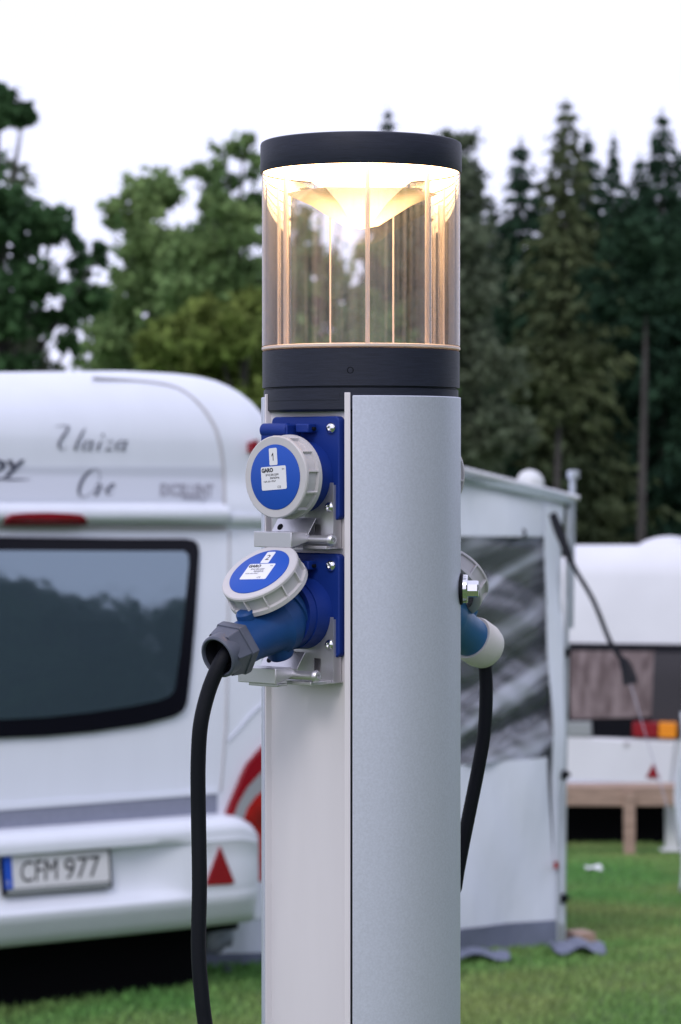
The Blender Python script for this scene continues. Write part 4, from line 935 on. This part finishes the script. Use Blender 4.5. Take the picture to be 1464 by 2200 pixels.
def broadleaf(D, blobs, trunk_px, m, label, size=0.13, seed=1, spread=0.8, limbs=True, group='broadleaf trees behind the left caravan', fill=1.0):
    rng = np.random.default_rng(seed); zg = gz(D); t = at(trunk_px, 1180, D); root = empty('broadleaf_tree', (t.x, D, zg), label, 'tree', group)
    O = np.array([t.x, D, zg]); cs, rs, dn = [], [], []
    for bx, by, br, dd in blobs:
        dy = (rng.random() - 0.5)*2*spread; p = at(bx, by, D); cs.append([p.x - t.x, dy, p.z - zg]); rs.append(br*D/F); dn.append(dd*fill)
    q = leafcloud(np.array(cs), rs, dn, size, rng); soup('crown', q, m, root)
    b = MB(); top = np.array(cs)[np.argmax([c[2] for c in cs])]; H = top[2]
    r0b = 0.018*H + 0.05; mid = Vector((0.05*H*(rng.random()-0.5), 0, 0.35*H)); tp = Vector((top[0]*0.9, top[1]*0.9, H*0.98))
    tr = spline([Vector((0, 0, -0.2)), mid, mid.lerp(tp, 0.5), tp], 5); b.tube(tr, [r0b*(1 - 0.93*i/(len(tr)-1)) for i in range(len(tr))], 10)
    for c, r in zip(cs, rs):
        c = Vector(c)
        if c.z < 0.2*H: continue
        k = min(len(tr)-2, max(2, int((c.z/H - 0.18)*(len(tr)-1)))); s = tr[k]
        if (c - s).length < 0.3: continue
        md = s.lerp(c, 0.5) + Vector((0, 0, -0.08*(c-s).length)); br = 0.22*r0b
        pts = spline([s, md, c + (c-s).normalized()*r*0.4], 4); b.tube(pts, [br*(1 - 0.9*i/(len(pts)-1)) for i in range(len(pts))], 6)
    b.build('trunk', M['bark'], root, smooth=60); return root
# left dark tree
broadleaf(30, [(-60, 230, 60, 1), (0, 205, 34, 1.0), (45, 240, 30, 1.0), (15, 262, 32, 0.8), (62, 265, 18, 0.6), (-60, 340, 70, .8), (-30, 480, 90, 1.1), (30, 470, 66, 1.2), (75, 450, 46, 1.1), (95, 490, 55, 1.2), (130, 490, 30, .7),
               (40, 525, 60, .8), (-40, 620, 100, 1.1), (30, 620, 60, 1.2), (95, 610, 62, 1.2), (150, 620, 52, 1.1), (185, 560, 34, .9), (165, 520, 22, .6), (190, 650, 36, .8), (140, 680, 40, .8), (70, 680, 50, .8), (10, 720, 60, 1), (215, 535, 15, .5), (150, 735, 24, .5), (30, 790, 60, 1)],
          -40, LM['dark'], 'dark green maple leaning in from the left edge above the caravan roof', 0.085, 11, 0.6)
broadleaf(52, [(55, 740, 48, 1), (75, 790, 45, 1), (30, 360, 44, .35), (45, 420, 40, .35), (80, 700, 34, .8), (20, 760, 60, 1), (60, 850, 70, 1)], 60, LM['pale'], 'sparse grey brown tree behind the dark maple at far left', 0.10, 12, 1.2)
broadleaf(60, [(290, 395, 46, .9), (335, 385, 44, .9), (260, 470, 44, .7), (300, 450, 60, 1.1), (350, 440, 56, 1.0), (230, 465, 26, .5), (310, 520, 62, .9), (350, 560, 80, 1), (285, 560, 60, .8), (255, 620, 60, .8), (330, 640, 90, 1.1), (240, 700, 60, .8), (290, 740, 90, 1.1), (200, 770, 46, .6),
               (250, 810, 80, 1), (180, 660, 26, .4), (380, 700, 80, 1), (335, 800, 80, 1), (165, 770, 18, .4)], 300, LM['mid'], 'green oak over the middle of the left caravan roof, round topped', 0.14, 13, 1.6)
broadleaf(55, [(520, 300, 34, .55), (485, 320, 30, .5), (545, 350, 32, .5), (470, 345, 24, .5), (445, 385, 32, .6), (420, 360, 24, .5), (500, 385, 40, .5), (540, 420, 40, .6), (455, 430, 40, .8), (490, 450, 50, .8), (430, 500, 52, 1.1), (500, 500, 56, 1), (545, 500, 46, .9), (400, 550, 66, 1.1), (460, 570, 84, 1.2),
               (530, 590, 60, 1), (440, 640, 90, 1.2), (520, 680, 80, 1.1), (590, 560, 50, .8), (600, 640, 80, 1), (600, 730, 80, 1)], 500, LM['mid'], 'tall green oak left of the lamp with a thin pointed top', 0.13, 14, 1.6)
broadleaf(46, [(360, 700, 46, 1.1), (400, 690, 50, 1.1), (450, 680, 46, 1), (350, 760, 50, 1.2), (410, 760, 70, 1.3), (480, 740, 70, 1.3), (540, 720, 60, 1.1), (520, 660, 42, .9), (550, 640, 34, .8), (560, 800, 70, 1.3), (500, 820, 70, 1.3), (430, 830, 70, 1.2), (350, 830, 60, 1.1), (610, 760, 60, 1.2), (560, 880, 70, 1.2), (620, 850, 60, 1)],
          470, LM['lime'], 'low yellow green tree right behind the left caravan roof, left of the post', 0.12, 15, 1.2)
broadleaf(62, [(640, 420, 50, .5), (690, 380, 46, .4), (635, 500, 50, .9), (740, 430, 40, .5), (680, 590, 80, 1.1), (800, 560, 40, .8), (690, 680, 90, 1.1), (770, 660, 80, 1), (800, 740, 80, 1), (720, 780, 100, 1.1), (620, 800, 80, 1), (850, 800, 90, 1), (640, 880, 90, 1)],
          690, LM['mid'], 'green tree seen through the clear lamp glass', 0.14, 16, 1.8)
broadleaf(85, [(975, 285, 34, .7), (1000, 320, 36, .7), (960, 340, 46, .9), (1010, 380, 40, .7), (970, 420, 66, 1), (1020, 450, 46, .7), (930, 400, 60, 1), (880, 470, 80, 1), (1000, 500, 60, .9), (950, 540, 90, 1), (860, 560, 90, 1), (1010, 590, 60, 1), (930, 650, 110, 1.1), (1020, 700, 80, 1), (830, 680, 90, 1),
               (960, 780, 110, 1), (1040, 800, 80, 1), (980, 900, 110, 1), (1050, 930, 90, 1), (860, 800, 110, 1), (850, 900, 110, 1), (980, 1000, 110, 1)], 960, LM['pale'], 'olive grey birch directly behind the right edge of the lamp', 0.18, 17, 2.5, group='trees right of the lamp')

def spruce_mesh(H, Rm, seed, low=0.12, twigs=15):
    rng = np.random.default_rng(seed); qs = []
    nw = int(H*3.6)
    for k in range(nw):
        f = (k + rng.random()*0.8)/nw; z = H*(low + (1 - low)*f); u = 1 - f
        rad = Rm*(u**0.72)*(0.70 + 0.55*rng.random()) + 0.06
        nb = 6 + int(4*u)
        for j in range(nb):
            a = 2*np.pi*(j + rng.random()*0.9)/nb; rl = rad*(0.55 + 0.6*rng.random()); droop = 0.25 + 0.25*u
            n = max(5, int(twigs*(0.35 + rl/Rm*0.9))); t = (rng.random(n))**0.75
            cx = np.cos(a)*rl*t; cy = np.sin(a)*rl*t; cz = z - droop*rl*t + 0.16*rl*t*t*1.3 - 0.02
            px_ = np.stack([cx, cy, cz], 1) + rng.normal(size=(n, 3))*np.array([0.16, 0.16, 0.07])*(0.35 + rl/Rm)
            d1 = np.stack([np.cos(a) + rng.normal(size=n)*0.7, np.sin(a) + rng.normal(size=n)*0.7, -0.75 - 0.5*rng.random(n)], 1); d1 /= np.linalg.norm(d1, axis=1)[:, None]
            d2_ = np.cross(d1, rng.normal(size=(n, 3))); d2_ /= np.linalg.norm(d2_, axis=1)[:, None]
            ln_ = (0.20 + 0.26*rng.random(n))[:, None]*(0.55 + 0.45*min(1, rl)); wdt = ln_*0.34
            qs.append(np.stack([px_ - d2_*wdt, px_ + d1*ln_*0.3 + d2_*wdt*0.2 - d2_*wdt*1.2, px_ + d1*ln_*1.5, px_ + d2_*wdt], 1))
    n = 26; zt_ = H*(0.975 + 0.03*rng.random(n)); a = rng.random(n)*6.28
    c = np.stack([np.cos(a)*0.05, np.sin(a)*0.05, zt_], 1); e = np.stack([np.cos(a)*0.12, np.sin(a)*0.12, zt_ + 0.2], 1); s = np.stack([-np.sin(a)*0.03, np.cos(a)*0.03, 0*a], 1)
    qs.append(np.stack([c - s, e, e + s*0.1, c + s], 1)); return np.concatenate(qs)
spm = []
for i, (low, tw) in enumerate(((0.08, 15), (0.22, 14), (0.10, 13), (0.05, 16))):
    tmp = soup('crown', spruce_mesh(20, 3.1, 40 + i, low, tw), LM['spruce']); spm.append(tmp.data); bpy.data.objects.remove(tmp)
tb = MB(); tb.tube([(0, 0, -0.3), (0.03, 0, 6), (-0.02, 0.02, 13), (0, 0, 20)], [0.23, 0.19, 0.12, 0.015], 10); tmp = tb.build('trunk', M['bark']); spt = tmp.data; bpy.data.objects.remove(tmp)
# px of the tip, py of the tip, distance, mesh, width factor, olive?, label
SPR = [(1216, 222, 105, 2, 1.05, 1, 'tall olive brown spruce standing in front of the dark spruces'),
       (1422, 245, 108, 1, 0.95, 0, 'dark spruce with ragged top near the right edge, bare trunk below'),
       (1120, 305, 112, 0, 1.0, 0, 'dark spruce left of the olive spruce, standing lower'),
       (1318, 295, 112, 3, 0.62, 0, 'narrow pointed spruce between the two tallest spruces'),
       (1262, 290, 118, 0, 0.9, 0, 'dark spruce just right behind the olive spruce'),
       (1376, 340, 112, 1, 0.9, 0, 'low topped spruce left of the ragged right edge spruce'),
       (1480, 300, 110, 3, 1.1, 0, 'spruce half cut by the right picture edge'),
       (1062, 440, 112, 2, 1.0, 0, 'short dark spruce behind the birch at the lamp'),
       (1000, 380, 120, 0, 1.0, 0, 'dark spruce mostly hidden by the birch and the lamp'),
       (834, 240, 118, 2, 0.7, 0, 'spruce whose tip pokes up behind the lamp cap'),
       (900, 400, 112, 1, 1.0, 0, 'dark spruce behind the lamp glass on its right half'),
       (1165, 400, 124, 3, 1.0, 0, 'back row spruce filling the gap left of the olive spruce'),
       (1345, 400, 124, 2, 1.1, 0, 'back row spruce under the narrow pointed spruce'),
       (1440, 390, 124, 3, 1.1, 0, 'back row spruce behind the ragged spruce'),
       (1235, 420, 124, 1, 1.1, 0, 'back row spruce directly behind the olive spruce'),
       (1090, 470, 124, 0, 1.1, 0, 'back row spruce right of the birch'),
       (1290, 390, 124, 0, 1.1, 0, 'back row spruce right of the olive spruce'),
       (1400, 430, 120, 0, 1.1, 0, 'back row spruce behind the low topped spruce'),
       (1040, 520, 104, 3, 1.0, 0, 'short spruce standing low beside the birch'),
       (1500, 420, 120, 2, 1.1, 0, 'back row spruce outside the right edge')]
for i, (px_, py_, D, k, wf_, ol, lab) in enumerate(SPR):
    zg = gz(D); t = at(px_, py_, D); h = t.z - zg; root = empty('spruce_tree', (t.x, D, zg), lab, 'tree', 'spruces at the edge of the wood')
    me = spm[k]
    if ol: me = me.copy(); me.materials.clear(); me.materials.append(LM['olive'])
    c = link(bpy.data.objects.new('crown', me), root); t_ = link(bpy.data.objects.new('trunk', spt), root)
    for o_ in (c, t_): o_.scale = (wf_*h/20*(1 if o_ is c else 1/wf_), wf_*h/20*(1 if o_ is c else 1/wf_), h/20)
    c.rotation_euler = (0, 0, i*2.3)
# bare stems in front of the wood, as tall pines
for px_, top, D, lab in ((1196, 860, 98, 'thin bare grey stem under the olive spruce'), (1382, 640, 96, 'tall bare grey stem in front of the dark right hand spruces')):
    zg = gz(D); t = at(px_, top, D); root = empty('pine_tree', (t.x, D, zg), lab, 'tree', 'bare stems before the wood')
    b = MB(); h = t.z - zg; b.tube([(-0.15, 0, -0.2), (-0.05, 0, h*0.4), (0.05, 0, h*0.75), (0.12, 0, h)], [0.17, 0.15, 0.11, 0.04], 10); b.build('trunk', M['bark'], root)
    rng2 = np.random.default_rng(int(px_)); cs = np.array([[rng2.normal()*0.9, rng2.normal()*0.6, h - 0.4 + rng2.random()*2.4] for _ in range(14)])
    soup('crown', leafcloud(cs, [0.8]*14, [0.7]*14, 0.15, rng2), LM['olive'] if px_ < 1300 else LM['spruce'], root)
# the far side of the campsite: wood that the caravan windows mirror
qs = []; rngw = np.random.default_rng(9)
for k in range(40):
    x = 36 + rngw.random()*8; y = -40 + k*1.6; h = 13.0 + 3.0*rngw.random() + 1.2*math.sin(k*0.55)
    if 16 < k < 27: h = 17.2 - 0.5*(k - 17) + 0.8*rngw.random()
    for j in range(7):
        z = h*(0.2 + 0.8*j/6); rr = 2.5*(1.3 - j/9); n = 480
        p = rngw.normal(size=(n, 3)); p /= np.linalg.norm(p, axis=1)[:, None]; p = p*(rngw.random(n)**0.4)[:, None]*rr + np.array([x, y, z - 1.0])
        a = rngw.normal(size=(n, 3)); a /= np.linalg.norm(a, axis=1)[:, None]; b_ = np.cross(a, rngw.normal(size=(n, 3))); b_ /= np.linalg.norm(b_, axis=1)[:, None]
        qs.append(np.stack([p - a*0.35, p - b_*0.25, p + a*0.35, p + b_*0.25], 1))
o = soup('woodland', np.concatenate(qs), LM['dark']); tag(o, 'leafy wood on the far side of the site, mirrored in the caravan window', 'woodland', kind='stuff')

# low wood closing the horizon behind every tree
qs = []; rngw = np.random.default_rng(21)
for k in range(90):
    x = -110 + k*2.5; h = 5.5 + 2.6*rngw.random(); n = 420
    p = rngw.normal(size=(n, 3)); p /= np.linalg.norm(p, axis=1)[:, None]; p = p*(rngw.random(n)**0.35)[:, None]*np.array([2.6, 2.0, h*0.55]) + np.array([x, 138 + 4*rngw.random(), gz(138) + h*0.5])
    a = rngw.normal(size=(n, 3)); a /= np.linalg.norm(a, axis=1)[:, None]; b_ = np.cross(a, rngw.normal(size=(n, 3))); b_ /= np.linalg.norm(b_, axis=1)[:, None]
    qs.append(np.stack([p - a*0.5, p - b_*0.35, p + a*0.5, p + b_*0.35], 1))
o = soup('undergrowth', np.concatenate(qs), LM['dark']); tag(o, 'low dark undergrowth along the edge of the wood behind all trees', 'undergrowth', kind='stuff')
